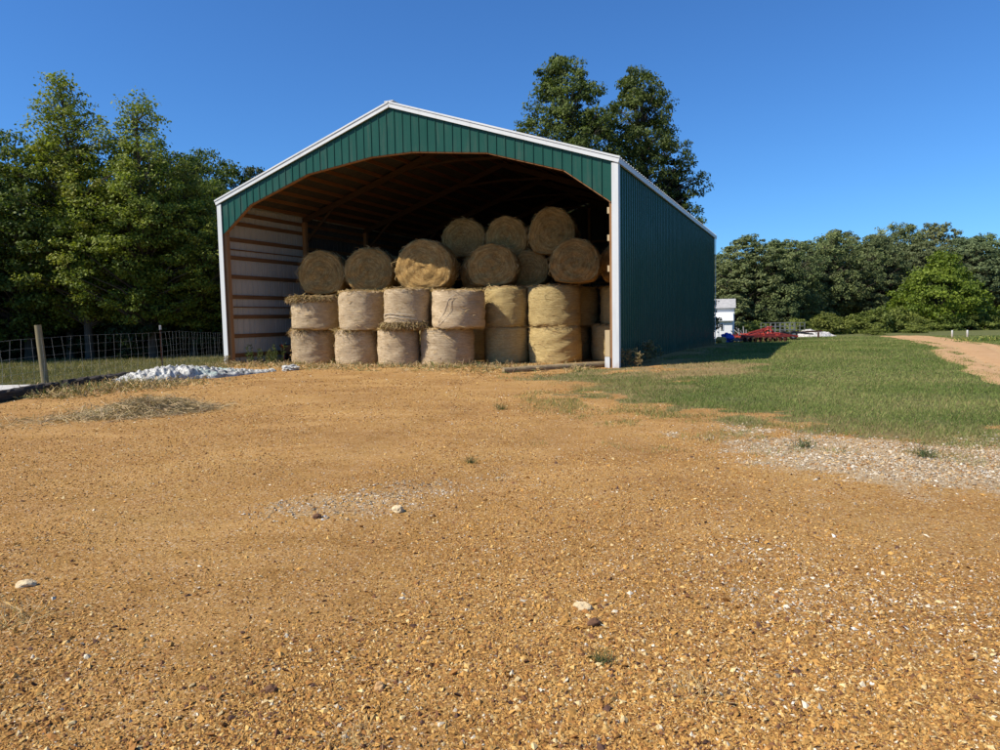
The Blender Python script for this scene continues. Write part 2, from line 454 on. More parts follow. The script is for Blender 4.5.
def ground_mat():
    m = NT('ground_clay')
    P = m.pos()
    att = m.attr('Col'); sep = m.n('SeparateColor', {'Color': att.outputs['Color']})
    lawn, pale, track = sep.outputs[0], sep.outputs[1], sep.outputs[2]
    dry = att.outputs['Alpha']
    big = m.noise(P, 0.45, 5, 0.6)
    mid = m.noise(P, 3.2, 6, 0.65)
    fine = m.noise(P, 38, 5, 0.7)
    clay = m.ramp(big, [(0.34, (0.27, 0.135, 0.034)), (0.5, (0.38, 0.205, 0.055)), (0.64, (0.48, 0.285, 0.088))])
    clay = m.mix(m.ramp(mid, [(0.35, 0.0), (0.7, 0.55)]), clay, (0.46, 0.265, 0.10))
    clay = m.mix(m.ramp(fine, [(0.36, 0.75), (0.54, 0.0)]), clay, (0.16, 0.070, 0.020))
    speck = m.noise(P, 17, 6, 0.8)
    clay = m.mix(m.ramp(speck, [(0.52, 0.0), (0.70, 0.75)]), clay, (0.56, 0.36, 0.135))
    clay = m.mix(m.ramp(speck, [(0.30, 0.65), (0.44, 0.0)]), clay, (0.17, 0.078, 0.024))
    pack = m.noise(m.mapping(P, (0.45, 1.1, 1)), 1.0, 5, 0.62, 0.6)
    clay = m.mix(m.ramp(pack, [(0.52, 0.0), (0.66, 0.6)]), clay, (0.52, 0.305, 0.105))
    vor = m.n('TexVoronoi', {'Vector': P, 'Scale': 55.0, 'Randomness': 1.0})
    sc = m.n('SeparateColor', {'Color': vor.outputs['Color']})
    stone = m.ramp(sc.outputs[0], [(0.0, (0.15, 0.062, 0.024)), (0.3, (0.36, 0.17, 0.055)), (0.6, (0.50, 0.27, 0.10)), (0.85, (0.56, 0.38, 0.19)), (1.0, (0.62, 0.54, 0.42))])
    smask = m.math('MULTIPLY', m.ramp(vor.outputs['Distance'], [(0.25, 1.0), (0.6, 0.0)]), m.ramp(mid, [(0.35, 0.35), (0.6, 0.95)]))
    col = m.mix(smask, clay, stone)
    pst = m.ramp(sc.outputs[1], [(0.0, (0.22, 0.145, 0.075)), (0.3, (0.42, 0.31, 0.175)), (0.65, (0.54, 0.44, 0.285)), (1.0, (0.62, 0.56, 0.43))])
    pe = m.math('ADD', pale, m.math('MULTIPLY', m.math('SUBTRACT', m.noise(P, 9, 6, 0.75), 0.5), 1.5))
    pmask = m.math('MULTIPLY', m.ramp(pe, [(0.40, 0.0), (0.75, 0.72)]), m.ramp(fine, [(0.3, 0.35), (0.6, 1.0)]))
    col = m.mix(pmask, col, pst)
    trk = m.ramp(mid, [(0.3, (0.40, 0.24, 0.11)), (0.7, (0.56, 0.37, 0.19))])
    col = m.mix(track, col, trk)
    g = m.ramp(m.noise(P, 7, 5, 0.7), [(0.3, (0.055, 0.070, 0.020)), (0.5, (0.115, 0.125, 0.042)), (0.75, (0.22, 0.19, 0.085))])
    gd = m.ramp(m.noise(P, 9, 5, 0.7), [(0.3, (0.20, 0.12, 0.05)), (0.7, (0.42, 0.29, 0.14))])
    g = m.mix(m.math('MULTIPLY', dry, 0.85), g, gd)
    lm = m.math('ADD', lawn, m.math('MULTIPLY', m.math('SUBTRACT', m.noise(P, 11, 4, 0.7), 0.5), 0.9), True)
    lm = m.ramp(lm, [(0.35, 0.0), (0.6, 1.0)])
    col = m.mix(lm, col, g)
    grit = m.noise(P, 95, 3, 0.7)
    h = m.math('ADD', m.math('MULTIPLY', vor.outputs['Distance'], -0.25), m.math('MULTIPLY', fine, 0.9))
    h = m.math('ADD', h, m.math('MULTIPLY', grit, 0.5))
    h = m.math('ADD', h, m.math('MULTIPLY', mid, 0.8))
    m.bump(h, 0.9, 0.022)
    return m.fin(col, 0.95, 0.1)
M['ground'] = ground_mat()
cols = np.stack([ln, pa, tr, dr], -1)
gme = np_mesh('ground', np.stack([gxx, gyy, gz], -1), gf, M['ground'], cols, smooth=True)
tag(link('ground', gme), kind='structure')

# the sandy track: its own sheet, a little above the ground
def track_sheet():
    m = NT('track_sand'); P = m.pos()
    a = m.noise(P, 2.5, 6, 0.65); b = m.noise(P, 30, 4, 0.7)
    col = m.ramp(a, [(0.3, (0.42, 0.24, 0.11)), (0.7, (0.56, 0.36, 0.19))])
    col = m.mix(m.ramp(b, [(0.35, 0.4), (0.6, 0.0)]), col, (0.30, 0.165, 0.07))
    m.bump(b, 0.6, 0.02)
    mat = m.fin(col, 0.95, 0.1)
    c = [(13.5, -14.0), (11.6, -6.0), (10.6, 0.0), (10.2, 5.0), (10.4, 9.5), (11.2, 13.0), (12.4, 15.8), (14.0, 18.8), (17.1, 25.2), (19.9, 29.8), (23.3, 37.3), (27.0, 44.6), (29.2, 49.5), (30.4, 54.0)]
    c = np.array(c); t = np.linspace(0, len(c) - 1, 240)
    cx = np.interp(t, range(len(c)), c[:, 0]); cy = np.interp(t, range(len(c)), c[:, 1]); w = np.full(len(t), 1.5)
    k = np.ones(15) / 15
    def sm(a): return np.convolve(np.pad(a, 7, mode='edge'), k, 'valid')
    cx, cy = sm(cx), sm(cy)
    dx, dy = np.gradient(cx), np.gradient(cy); L = np.hypot(dx, dy); nx, ny = dy / L, -dx / L
    N = 25; s = np.linspace(-1, 1, N)
    wl = w + (vnoise(t * 2.3, t * 0 + 3) - 0.5) * 0.8; wr = w + (vnoise(t * 2.3, t * 0 + 9) - 0.5) * 0.8
    X = cx[:, None] + nx[:, None] * np.where(s < 0, s * wl[:, None], s * wr[:, None]); Y = cy[:, None] + ny[:, None] * np.where(s < 0, s * wl[:, None], s * wr[:, None])
    Z = terrain(X, Y) + 0.035 - 0.05 * (np.exp(-((s - 0.5) / 0.16) ** 2) + np.exp(-((s + 0.45) / 0.16) ** 2))[None] - 0.06 * (np.abs(s) ** 8)[None]
    id_ = np.arange(X.size).reshape(X.shape)
    f = np.stack([id_[:-1, :-1], id_[:-1, 1:], id_[1:, 1:], id_[1:, :-1]], -1).reshape(-1, 4)
    me = np_mesh('dirt_track', np.stack([X, Y, Z], -1).reshape(-1, 3), f, mat, smooth=True)
    tag(link('dirt_track', me), kind='structure')
track_sheet()

# ------------------------------------------------------------------ the hay barn
BZ = 0.0
barn = empty('hay_barn', (BO.x, BO.y, BZ), -YAW)
tag(barn, 'large open-fronted pole barn with green metal siding, white trim and round hay bales inside', 'barn')
SL = RISE / HW
def roof_z(u): return EAVE + RISE - SL * abs(u)
ARCH = [(-7.44, 4.94), (-6.12, 5.92), (-3.45, 6.78), (-0.8, 7.09), (0.8, 7.09), (3.45, 6.78), (6.0, 5.99), (7.44, 4.94)]
def arch_z(u): return float(np.interp(u, [a for a, b in ARCH], [b for a, b in ARCH]))

def rib_profile(a, b, pitch=0.3048, minor=2):
    """(s, depth) pairs of ribbed sheet metal"""
    out = []; s = a; k = 0
    while s < b - 1e-4:
        e = min(s + pitch, b)
        if e - s > 0.2:
            out += [(s, 0), (s + 0.014, 0.026), (s + 0.036, 0.026), (s + 0.050, 0)]
            for q in range(minor):
                c = s + 0.044 + (e - s - 0.044) * (q + 1) / (minor + 1)
                out += [(c - 0.016, 0), (c, 0.009), (c + 0.016, 0)]
        else: out.append((s, 0))
        s = e
    out.append((b, 0))
    return out

def ribbed(name, prof, place, z0, z1, mats, parent, extra=(), thick=0.012):
    """place(s, d, z) -> local point; d outward"""
    ss_ = [p for p in prof]
    for e in extra:
        if min(abs(e - p[0]) for p in ss_) > 1e-3: ss_.append((e, 0.0))
    ss_.sort()
    vs = []; fs = []; mi = []
    for lay, off in ((0, 0.0), (1, -thick)):
        b = len(vs)
        for s, d in ss_:
            vs.append(place(s, d + off, z0(s))); vs.append(place(s, d + off, z1(s)))
        for i in range(len(ss_) - 1):
            a = b + 2 * i
            q = (a, a + 2, a + 3, a + 1)
            fs.append(q if lay == 0 else q[::-1]); mi.append(lay)
    n = len(ss_)
    for i in range(n - 1):
        a = 2 * i; c = 2 * n + 2 * i
        fs.append((a, c, c + 2, a + 2)); mi.append(0)
        fs.append((a + 1, a + 3, c + 3, c + 1)); mi.append(0)
    mb = MB()
    mb.v = vs; mb.f = [list(f) for f in fs]; mb.m = mi; mb.sm = [False] * len(fs)
    return mb.build(name, mats, parent)

ribbed('gable_panel', rib_profile(-HW + 0.12, HW - 0.12, 0.3048, 0), lambda s, d, z: (s, -0.02 - d, z), arch_z, lambda u: roof_z(u) - 0.06,
       [M['green_metal'], M['inner_metal']], barn, [0.0] + [a for a, b in ARCH])
ribbed('side_wall', rib_profile(0.0, LEN, 0.3048, 2), lambda s, d, z: (HW - 0.02 + d, s, z), lambda s: -0.7, lambda s: EAVE - 0.06, [M['green_metal'], M['inner_shaded']], barn)
for v0, v1, inner in ((0.0, 4.75, 'inner_metal'), (4.75, LEN, 'inner_shaded')):  # past the first bay the shade is painted into the inner colour
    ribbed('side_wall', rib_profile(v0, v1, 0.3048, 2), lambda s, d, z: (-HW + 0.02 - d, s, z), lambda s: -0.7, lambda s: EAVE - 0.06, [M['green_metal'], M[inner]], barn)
ribbed('back_wall', rib_profile(-HW + 0.05, HW - 0.05, 0.3048, 2), lambda s, d, z: (s, LEN + d, z), lambda s: -0.7, lambda u: roof_z(u) - 0.04, [M['green_metal'], M['inner_shaded']], barn, [0.0])
for sgn in (-1, 1):
    prof = rib_profile(-0.10, LEN + 0.12, 0.3048, 1)
    def pl(s, d, z, sgn=sgn):
        # z is used as the distance from the ridge along u
        return (sgn * z, s, roof_z(z) + 0.05 + d)
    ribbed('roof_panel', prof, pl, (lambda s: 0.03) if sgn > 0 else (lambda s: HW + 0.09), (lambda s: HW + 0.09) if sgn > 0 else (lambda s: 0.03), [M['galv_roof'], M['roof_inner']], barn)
mb = MB(); mb.bar((0, -0.1, EAVE + RISE + 0.075), (0, LEN + 0.1, EAVE + RISE + 0.075), 0.34, 0.03); mb.build('ridge_cap', M['galv_roof'], barn)
for sgn in (-1, 1):     # rakes
    mb = MB()
    nrm = Vector((SL * sgn, 0, 1)).normalized()
    a = Vector((0, -0.085, EAVE + RISE - 0.03)); b = Vector((sgn * (HW + 0.09), -0.085, roof_z(HW + 0.09) - 0.03))
    mb.bar(a - nrm * 0.02, b - nrm * 0.02, 0.05, 0.13, nrm)
    mb.bar(a + nrm * 0.07 + Vector((0, 0.012, 0)), b + nrm * 0.07 + Vector((0, 0.012, 0)), 0.12, 0.05, nrm)
    mb.build('rake_trim', M['white_trim'], barn)
    mb = MB()           # corner
    mb.box(sgn * (HW + 0.035) - 0.0 if sgn < 0 else HW - 0.15, sgn * (HW - 0.15) if sgn < 0 else HW + 0.035, -0.075, -0.045, -0.5, EAVE - 0.12)
    mb.box(-HW - 0.05 if sgn < 0 else HW + 0.02, -HW - 0.02 if sgn < 0 else HW + 0.05, -0.076, 0.13, -0.5, EAVE - 0.11)
    mb.build('corner_trim', M['white_trim'], barn)
    mb = MB()           # eave
    mb.bar((sgn * (HW + 0.05), -0.09, EAVE - 0.06), (sgn * (HW + 0.05), LEN + 0.1, EAVE - 0.06), 0.06, 0.17)
    mb.build('eave_trim', M['galv_roof'], barn)
mb = MB(); mb.box(HW + 0.02, HW + 0.045, LEN - 0.12, LEN + 0.04, -0.6, EAVE - 0.15); mb.build('corner_trim', M['white_trim'], barn)
# arch frame behind the gable sheet, its brown edge shows under the green
mb = MB()
for (a, b), (c, d) in zip(ARCH[:-1], ARCH[1:]):
    mb.bar((a, 0.06, b + 0.015), (c, 0.06, d + 0.015), 0.12, 0.09)
mb.build('arch_frame', M['lumber_x'], barn)
# posts
post_v = [0.12, 4.75, 9.4, 14.05, 18.7, 23.1]
for sgn in (-1, 1):
    for v in post_v:
        mb = MB(); x = sgn * (HW - 0.16); mb.box(x - 0.085, x + 0.085, v - 0.085, v + 0.085, -0.6, EAVE - 0.25); mb.build('post', M['lumber_v'], barn)
for u in (-5.1, -2.55, 0, 2.55, 5.1):
    mb = MB(); mb.box(u - 0.08, u + 0.08, LEN - 0.24, LEN - 0.08, -0.6, roof_z(u) - 0.25); mb.build('post', M['lumber_v'], barn)
# girts
for z in (0.34, 1.09, 1.83, 2.21, 2.60, 3.37, 4.10, 4.41, 4.79, 5.42, 5.80):
    for sgn in (-1, 1):
        mb = MB(); x = sgn * (HW - 0.055)
        mb.box(x - 0.019, x + 0.019, 0.21, LEN - 0.06, z - 0.075, z + 0.075) if z not in (4.41, 2.21) else mb.box(x - 0.07, x + 0.019, 0.21, LEN - 0.06, z - 0.02, z + 0.02)
        mb.build('girt', M['lumber_h'], barn)
for z in (1.1, 2.4, 3.7, 5.0, 6.3):
    mb = MB(); mb.box(-HW + 0.2, HW - 0.2, LEN - 0.075, LEN - 0.03, z - 0.07, z + 0.07); mb.build('girt', M['lumber_x'], barn)
# purlins
for k in range(12):
    for sgn in (-1, 1):
        u = 0.22 + k * 0.655
        mb = MB(); mb.bar((sgn * u, 0.03, roof_z(u) - 0.03), (sgn * u, LEN - 0.04, roof_z(u) - 0.03), 0.045, 0.14); mb.build('purlin', M['lumber_warm'], barn)
# rafters with knee braces
for v in post_v[1:-1]:
    mb = MB()
    for sgn in (-1, 1):
        mb.bar((0, v, roof_z(0) - 0.22), (sgn * (HW - 0.1), v, roof_z(HW - 0.1) - 0.22), 0.05, 0.24)
        mb.bar((sgn * (HW - 0.2), v + 0.06, 5.1), (sgn * 5.9, v + 0.06, roof_z(5.9) - 0.25), 0.05, 0.12)
        mb.bar((0, v + 0.06, roof_z(0) - 0.9), (sgn * 2.1, v + 0.06, roof_z(2.1) - 0.3), 0.04, 0.10)
    mb.build('rafter', M['lumber_dark'], barn)
# pale board and white block nailed to the foot of the right-hand post
mb = MB(); mb.box(HW - 0.40, HW - 0.25, 0.02, 0.06, 0.40, 1.18); tag(mb.build('post_board', M['pale_board'], barn), 'pale raw board at the foot of the right post')
mb = MB(); mb.box(HW - 0.40, HW - 0.25, -0.01, 0.10, -0.2, 0.38); mb.build('post_block', M['white_trim'], barn)
for z in (3.0, 3.9, 4.7):
    mb = MB(); mb.box(HW - 0.31, HW - 0.25, 0.03, 0.2, z - 0.09, z + 0.09); mb.build('nailer', M['pale_board'], barn)

# ------------------------------------------------------------------ straw
def slivers(rng, P, D, length, width, cols):
    """thin straws at P along D"""
    n = len(P)
    D = D / np.linalg.norm(D, axis=1, keepdims=True)
    rnd = rng.normal(size=(n, 3)); S = np.cross(D, rnd); S /= np.linalg.norm(S, axis=1, keepdims=True) + 1e-9
    L = length[:, None]; Wd = width[:, None]
    bend = rng.normal(size=(n, 3)) * L * 0.18
    v = np.stack([P - S * Wd / 2, P + S * Wd / 2, P + D * L * 0.5 + bend + S * Wd / 2, P + D * L * 0.5 + bend - S * Wd / 2, P + D * L + S * Wd * 0.3, P + D * L - S * Wd * 0.3], 1).reshape(-1, 3)
    b = np.arange(n)[:, None] * 6
    f = np.concatenate([b + np.array([0, 1, 2, 3]), b + np.array([3, 2, 4, 5])], 0)
    return v, f, np.repeat(cols, 6, 0)
def straw_cols(rng, n, c=(0.48, 0.34, 0.155), v=0.35):
    k = 1 + rng.uniform(-v, v, (n, 1)); h = rng.uniform(-0.03, 0.03, (n, 3))
    return np.clip(np.array(c) * k + h * 0.6, 0.01, 1)

# ------------------------------------------------------------------ bales
def bale_mesh(seed, Rr, H, lying, wrap, shag=1.0, dome=0.0):
    rng = np.random.RandomState(seed)
    na = 72; prof = []            # (radius, height, cap?)
    nz = 16; nr = 9
    for i in range(nr): prof.append((Rr * (0.001 + 0.93 * i / (nr - 1)), 0.0, 1))
    for i in range(nz + 1):
        t = i / nz; e = min(t, 1 - t) * H
        rr = Rr * (1 - 0.055 * math.exp(-e / 0.05)) * (1 + 0.018 * math.sin(math.pi * t))
        prof.append((rr, H * t, 0))
    for i in range(nr): prof.append((Rr * (0.93 - 0.929 * i / (nr - 1)), H, 1))
    th = np.linspace(0, 2 * np.pi, na, endpoint=False)
    V = []; Wv = []
    ph = rng.uniform(0, 6.28, 6)
    for (r, h, c) in prof:
        lob = 1 + 0.018 * np.sin(2 * th + ph[0]) + 0.012 * np.sin(3 * th + ph[1] + h * 2) + 0.008 * np.sin(5 * th + ph[2] + 3 * h)
        nn = (vnoise(np.cos(th) * 3.0 + 20 + seed * 3, np.sin(th) * 3.0 + 20 + h * 9) - 0.5) * 0.045 + (vnoise(np.cos(th) * 11 + 40, np.sin(th) * 11 + 40 + h * 27 + seed) - 0.5) * 0.022
        rad = r * lob + (nn if c == 0 else nn * r / Rr)
        hz = np.full(na, float(h))
        if c:
            k = (vnoise(np.cos(th) * r * 5 + 30 + seed, np.sin(th) * r * 5 + 30) - 0.5) * 0.10 + 0.030 * np.sin(r * 48 + th + seed)
            dd = dome * (1 - (r / Rr) ** 2)
            hz = hz + (k + dd) * (1 if h > 0 else -1)
        V.append(np.stack([rad * np.cos(th), rad * np.sin(th), hz], -1))
        Wv.append(np.stack([np.cos(th) * 1.2, np.sin(th) * 1.2, np.full(na, h if c == 0 else r + 3.0 * (h > 0))], -1))
    V = np.array(V); Wv = np.array(Wv)
    sag = 0.03 * np.exp(-V[..., 2] / 0.25)
    V[..., 0] *= 1 + sag; V[..., 1] *= 1 + sag
    npf = len(prof); id_ = np.arange(npf * na).reshape(npf, na)
    nx = np.roll(id_, -1, 1)
    f = np.stack([id_[:-1], nx[:-1], nx[1:], id_[1:]], -1).reshape(-1, 4)
    cap = np.array([p[2] for p in prof]); mi = np.repeat(np.where((cap[:-1] + cap[1:]) > 0, 1, 0), na)
    V = V.reshape(-1, 3); Wv = Wv.reshape(-1, 3)
    # loose ends
    n1 = int(420 * shag)
    a = rng.uniform(0, 6.283, n1); rim = rng.choice([0.0, 1.0], n1, p=[0.3, 0.7])
    P = np.stack([np.cos(a) * Rr * rng.uniform(0.9, 1.0, n1), np.sin(a) * Rr * rng.uniform(0.9, 1.0, n1), rim * H], -1)
    D = np.stack([-np.sin(a), np.cos(a), rng.normal(0, 0.35, n1)], -1) * rng.choice([-1, 1], n1)[:, None] + np.stack([np.cos(a), np.sin(a), 0 * a], -1) * rng.uniform(0.0, 0.7, n1)[:, None]
    n2 = int(260 * shag)
    a2 = rng.uniform(0, 6.283, n2)
    P2 = np.stack([np.cos(a2) * Rr * 0.995, np.sin(a2) * Rr * 0.995, rng.uniform(0.02, H, n2)], -1)
    D2 = np.stack([-np.sin(a2), np.cos(a2), rng.normal(0, 0.4, n2)], -1) + np.stack([np.cos(a2), np.sin(a2), 0 * a2], -1) * rng.uniform(0.05, 0.35, n2)[:, None]
    n3 = int((380 if lying else 250) * shag)
    a3 = rng.uniform(0, 6.283, n3); r3 = Rr * np.sqrt(rng.uniform(0, 0.9, n3)); top = rng.choice([0.0, 1.0], n3)
    P3 = np.stack([np.cos(a3) * r3, np.sin(a3) * r3, top * H], -1)
    D3 = np.stack([-np.sin(a3), np.cos(a3), (top * 2 - 1) * rng.uniform(0.02, 0.5, n3)], -1) + rng.normal(0, 0.3, (n3, 3)) * np.array([1, 1, 0.1])
    P = np.concatenate([P, P2, P3]); D = np.concatenate([D, D2, D3]); n = len(P)
    sv, sf, sc = slivers(rng, P, D, rng.uniform(0.06, 0.24, n), rng.uniform(0.006, 0.015, n), straw_cols(rng, n))
    verts = np.concatenate([V, sv]); colr = np.concatenate([np.full((len(V), 3), 0.4), sc])
    wv = np.concatenate([Wv, np.zeros_like(sv)])
    faces = np.concatenate([f, sf + len(V)]); mi = np.concatenate([mi, np.full(len(sf), 2)])
    if lying:   # winding axis along +y (into the barn), resting on the ground at z = 0
        x, y, z = verts.T.copy()
        verts = np.stack([x, z - H / 2, y], -1)
        zz = verts[:, 2]
        low = zz < -0.72 * Rr
        zz[low] = -0.72 * Rr + (zz[low] + 0.72 * Rr) * 0.35
        verts[:, 2] = zz + (0.72 + 0.28 * 0.35) * Rr
        faces = faces[:, ::-1]
    me = np_mesh('hay_bale', verts, faces, [wrap, M['hay_face'] if not lying else M['hay_dark'], M['straw']], colr, mi, True, wv)
    return me
BH = 1.34
protoP = [bale_mesh(10 + k, 0.80, BH, False, M['wrap_pale'], 1.0) for k in range(3)]
protoG = [bale_mesh(20 + k, 0.80, BH, False, M['wrap_gold'], 0.8, 0.03) for k in range(2)]
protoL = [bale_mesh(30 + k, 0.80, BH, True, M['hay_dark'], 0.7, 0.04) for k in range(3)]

def put_bale(me, u, v, z, D, label, rot=0.0, group=None, sx=1.0, sz=1.0, tilt=0.0):
    o = link('hay_bale', me)
    o.location = bw(u, v, z)
    k = D / 1.6
    o.scale = (k * sx, k if me in protoP + protoG else 1.0, sz)
    o.rotation_euler = (tilt, tilt * 0.6, -YAW + rot)
    tag(o, label, 'hay bale', group or 'round hay bales stacked in the barn')
    return o
g0 = lambda u, v: tz(*bw(u, v).xy) - 0.03
bales = {}
def st(key, me, u, v, tier, D, label, rot, sz=1.0, tilt=0.0):
    z = g0(u, v) + (0 if tier == 0 else 1.33)
    bales[key] = put_bale(me, u, v, z, D, label, rot, sz=sz, tilt=tilt)
P0, P1, P2 = protoP; G0, G1 = protoG; L0, L1, L2 = protoL
st('A1', P0, -4.98, 1.90, 0, 1.70, 'pale wrapped bale standing at the far left end of the bottom row', 0.4)
st('A2', P1, -2.65, 1.45, 0, 1.58, 'pinkish bale on the ground in the bottom row, second stack from the left', 1.9)
st('A3', P2, -0.72, 1.28, 0, 1.46, 'narrow pale bale on the ground under the bale with a shaggy brown skirt', 3.0)
st('A4', P0, 0.97, 1.80, 0, 1.86, 'wide bale on the ground under the overhanging bale with torn net wrap', 4.4)
st('A5', G0, 2.52, 3.50, 0, 1.63, 'set-back bale on the ground half covered by the curved shadow of its neighbour', 0.3)
st('A6', G1, 4.32, 3.85, 0, 1.86, 'bright golden bale on the ground behind the grey pole', 2.2)
st('A7', G0, 4.08, 5.75, 0, 1.80, 'shaded bale on the ground peeking out behind the bright golden bottom bale', 3.7)
st('A8', G1, 6.22, 5.20, 0, 1.76, 'shaded bale on the ground against the right wall beside the white corner post', 5.0)
st('B1', P1, -4.83, 1.85, 1, 1.78, 'second-tier bale at the far left with a ragged cap of loose hay on top', 2.6, 0.95, 0.02)
st('B2', P2, -2.36, 1.45, 1, 1.66, 'pale second-tier bale with bare brown hay showing at its right edge', 0.9, 1.03)
st('B3', P0, -0.33, 1.25, 1, 1.58, 'second-tier bale with loose net bands and a shaggy brown skirt at its foot', 5.2, 1.04)
st('B4', P1, 1.47, 1.72, 1, 1.83, 'second-tier bale overhanging to the right with torn white net wrap in front', 4.2, 0.98, -0.02)
st('B5', G1, 2.55, 3.50, 1, 1.62, 'set-back second-tier bale with a rounded sunlit patch', 1.2, 1.06)
st('B6', G0, 4.29, 3.85, 1, 1.84, 'golden second-tier bale, sunlit on its left, just left of the shaded bales by the post', 4.0, 1.07)
st('B7', G1, 4.45, 5.75, 1, 1.80, 'shaded second-tier bale showing as a brown strip right of the big golden stack', 2.9, 1.05)
st('B8', G0, 6.50, 5.30, 1, 1.70, 'shaded second-tier bale half hidden behind the white right corner post', 0.2, 1.03)

def ly(key, me, u, v, z, D, label, rot=0.0, sx=1.0, Hh=None):
    o = put_bale(me, u, v, z, D, label, rot, sx=sx)
    o.scale = (D / 1.6, 1.0, (Hh or D * 0.96) / 1.44)
    bales[key] = o
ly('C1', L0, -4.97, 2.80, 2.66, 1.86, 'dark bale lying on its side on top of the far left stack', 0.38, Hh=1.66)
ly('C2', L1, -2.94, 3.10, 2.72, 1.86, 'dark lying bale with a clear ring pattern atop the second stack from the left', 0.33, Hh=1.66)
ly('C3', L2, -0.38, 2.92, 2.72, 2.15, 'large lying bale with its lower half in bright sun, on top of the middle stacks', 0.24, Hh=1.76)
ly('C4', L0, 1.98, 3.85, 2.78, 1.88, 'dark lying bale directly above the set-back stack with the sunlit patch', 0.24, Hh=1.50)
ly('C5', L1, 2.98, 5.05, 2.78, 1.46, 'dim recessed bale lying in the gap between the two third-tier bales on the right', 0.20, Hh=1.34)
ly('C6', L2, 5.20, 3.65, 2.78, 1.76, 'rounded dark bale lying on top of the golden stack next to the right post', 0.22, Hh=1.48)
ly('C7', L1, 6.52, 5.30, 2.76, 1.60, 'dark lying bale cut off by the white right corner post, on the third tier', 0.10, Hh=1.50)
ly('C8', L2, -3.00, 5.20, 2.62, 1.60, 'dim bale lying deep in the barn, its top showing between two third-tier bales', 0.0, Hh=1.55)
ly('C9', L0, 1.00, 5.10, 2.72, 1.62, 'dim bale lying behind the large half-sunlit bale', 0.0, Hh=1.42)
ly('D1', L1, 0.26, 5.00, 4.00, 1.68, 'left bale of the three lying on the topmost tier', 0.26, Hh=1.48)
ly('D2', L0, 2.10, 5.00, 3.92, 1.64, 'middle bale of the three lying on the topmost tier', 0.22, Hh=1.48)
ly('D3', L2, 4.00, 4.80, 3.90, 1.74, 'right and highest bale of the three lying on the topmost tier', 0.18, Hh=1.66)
for k, (u, v, t) in enumerate([(-2.9, 3.3, 0), (-2.9, 3.3, 1), (-0.75, 3.1, 0), (-0.75, 3.1, 1), (0.6, 5.1, 0), (0.6, 5.1, 1), (2.5, 5.35, 0), (2.5, 5.35, 1)]):
    z = g0(u, v) + (0 if t == 0 else 1.33)
    put_bale(G0 if k % 2 else G1, u, v, z, 1.52, 'standing bale deep in the barn hidden in the dark behind the front stacks', k * 0.8, 'bales hidden behind the front stacks')

def shag_part(parent, name, seed, n, R0, z0, a0, a1, drop, out, col):
    """a fringe of loose hay round part of a standing bale (local coords)"""
    rng = np.random.RandomState(seed)
    a = rng.uniform(a0, a1, n)
    rr = R0 * rng.uniform(0.93, 1.02, n)
    P = np.stack([np.cos(a) * rr, np.sin(a) * rr, z0 + rng.normal(0, 0.03, n)], -1)
    D = np.stack([np.cos(a) * out, np.sin(a) * out, np.full(n, -drop)], -1) + rng.normal(0, 0.35, (n, 3))
    v, f, c = slivers(rng, P, D, rng.uniform(0.1, 0.3, n), rng.uniform(0.010, 0.022, n), straw_cols(rng, n, col, 0.4))
    me = np_mesh(name, v, f, M['straw'], c, smooth=True)
    return link(name, me, parent)
cam_a = math.radians(-90)   # towards the opening in barn space; bale rotation is undone per bale
def facing(b):
    return -math.pi / 2 - (b.rotation_euler.z + YAW)
b = bales['B1']; f = facing(b)
tag(shag_part(b, 'loose_hay', 5, 1500, 0.80, 1.30, f - 2.0, f + 1.4, 0.7, 0.8, (0.34, 0.24, 0.115)), 'ragged cap of brown loose hay')
b = bales['B3']; f = facing(b)
tag(shag_part(b, 'loose_hay', 6, 1700, 0.81, 0.20, f - 1.7, f + 1.4, 0.8, 0.5, (0.30, 0.21, 0.10)), 'shaggy skirt of brown hay')
b = bales['A1']; f = facing(b)
tag(shag_part(b, 'loose_hay', 8, 150, 0.80, 1.30, f - 1.2, f + 1.5, 0.7, 0.4, (0.28, 0.19, 0.09)), 'fringe of brown hay under the upper bale')
b = bales['A2']; f = facing(b)
tag(shag_part(b, 'loose_hay', 9, 110, 0.80, 1.31, f - 1.2, f + 1.5, 0.5, 0.5, (0.30, 0.21, 0.10)), 'fringe of brown hay under the upper bale')
# torn net wrap on B4, net bands on B3
def wrap_strip(parent, pts, w, name='net_wrap_strip'):
    """ribbon lying on the bale side: pts (angle, z)"""
    t = np.linspace(0, len(pts) - 1, 40)
    A = np.interp(t, range(len(pts)), [p[0] for p in pts]); Z = np.interp(t, range(len(pts)), [p[1] for p in pts])
    k = np.ones(7) / 7
    A = np.convolve(np.pad(A, 3, mode='edge'), k, 'valid'); Z = np.convolve(np.pad(Z, 3, mode='edge'), k, 'valid')
    mb = MB()
    pts3 = [(0.84 * math.cos(a), 0.84 * math.sin(a), z) for a, z in zip(A, Z)]
    for dz, rw in ((0, w), (w * 1.2, w * 0.5), (-w * 1.3, w * 0.45)):
        mb.tube([(p[0], p[1], p[2] + dz) for p in pts3], rw, 6)
    return mb.build(name, M['netting'], parent)
M['netting'] = mottled('netting', (0.46, 0.38, 0.27), (0.60, 0.51, 0.38), 20, 0.8, 0.2, 0.6, 90)
b = bales['B4']; f = facing(b)
wrap_strip(b, [(f - 0.35, 0.06), (f - 0.30, 0.30), (f - 0.12, 0.45), (f + 0.0, 0.75), (f + 0.12, 1.05), (f + 0.36, 1.18)], 0.008)
wrap_strip(b, [(f - 0.35, 0.10), (f - 0.05, 0.30), (f + 0.16, 0.55), (f + 0.2, 0.9), (f + 0.30, 1.12)], 0.007)
b = bales['B3']; f = facing(b)
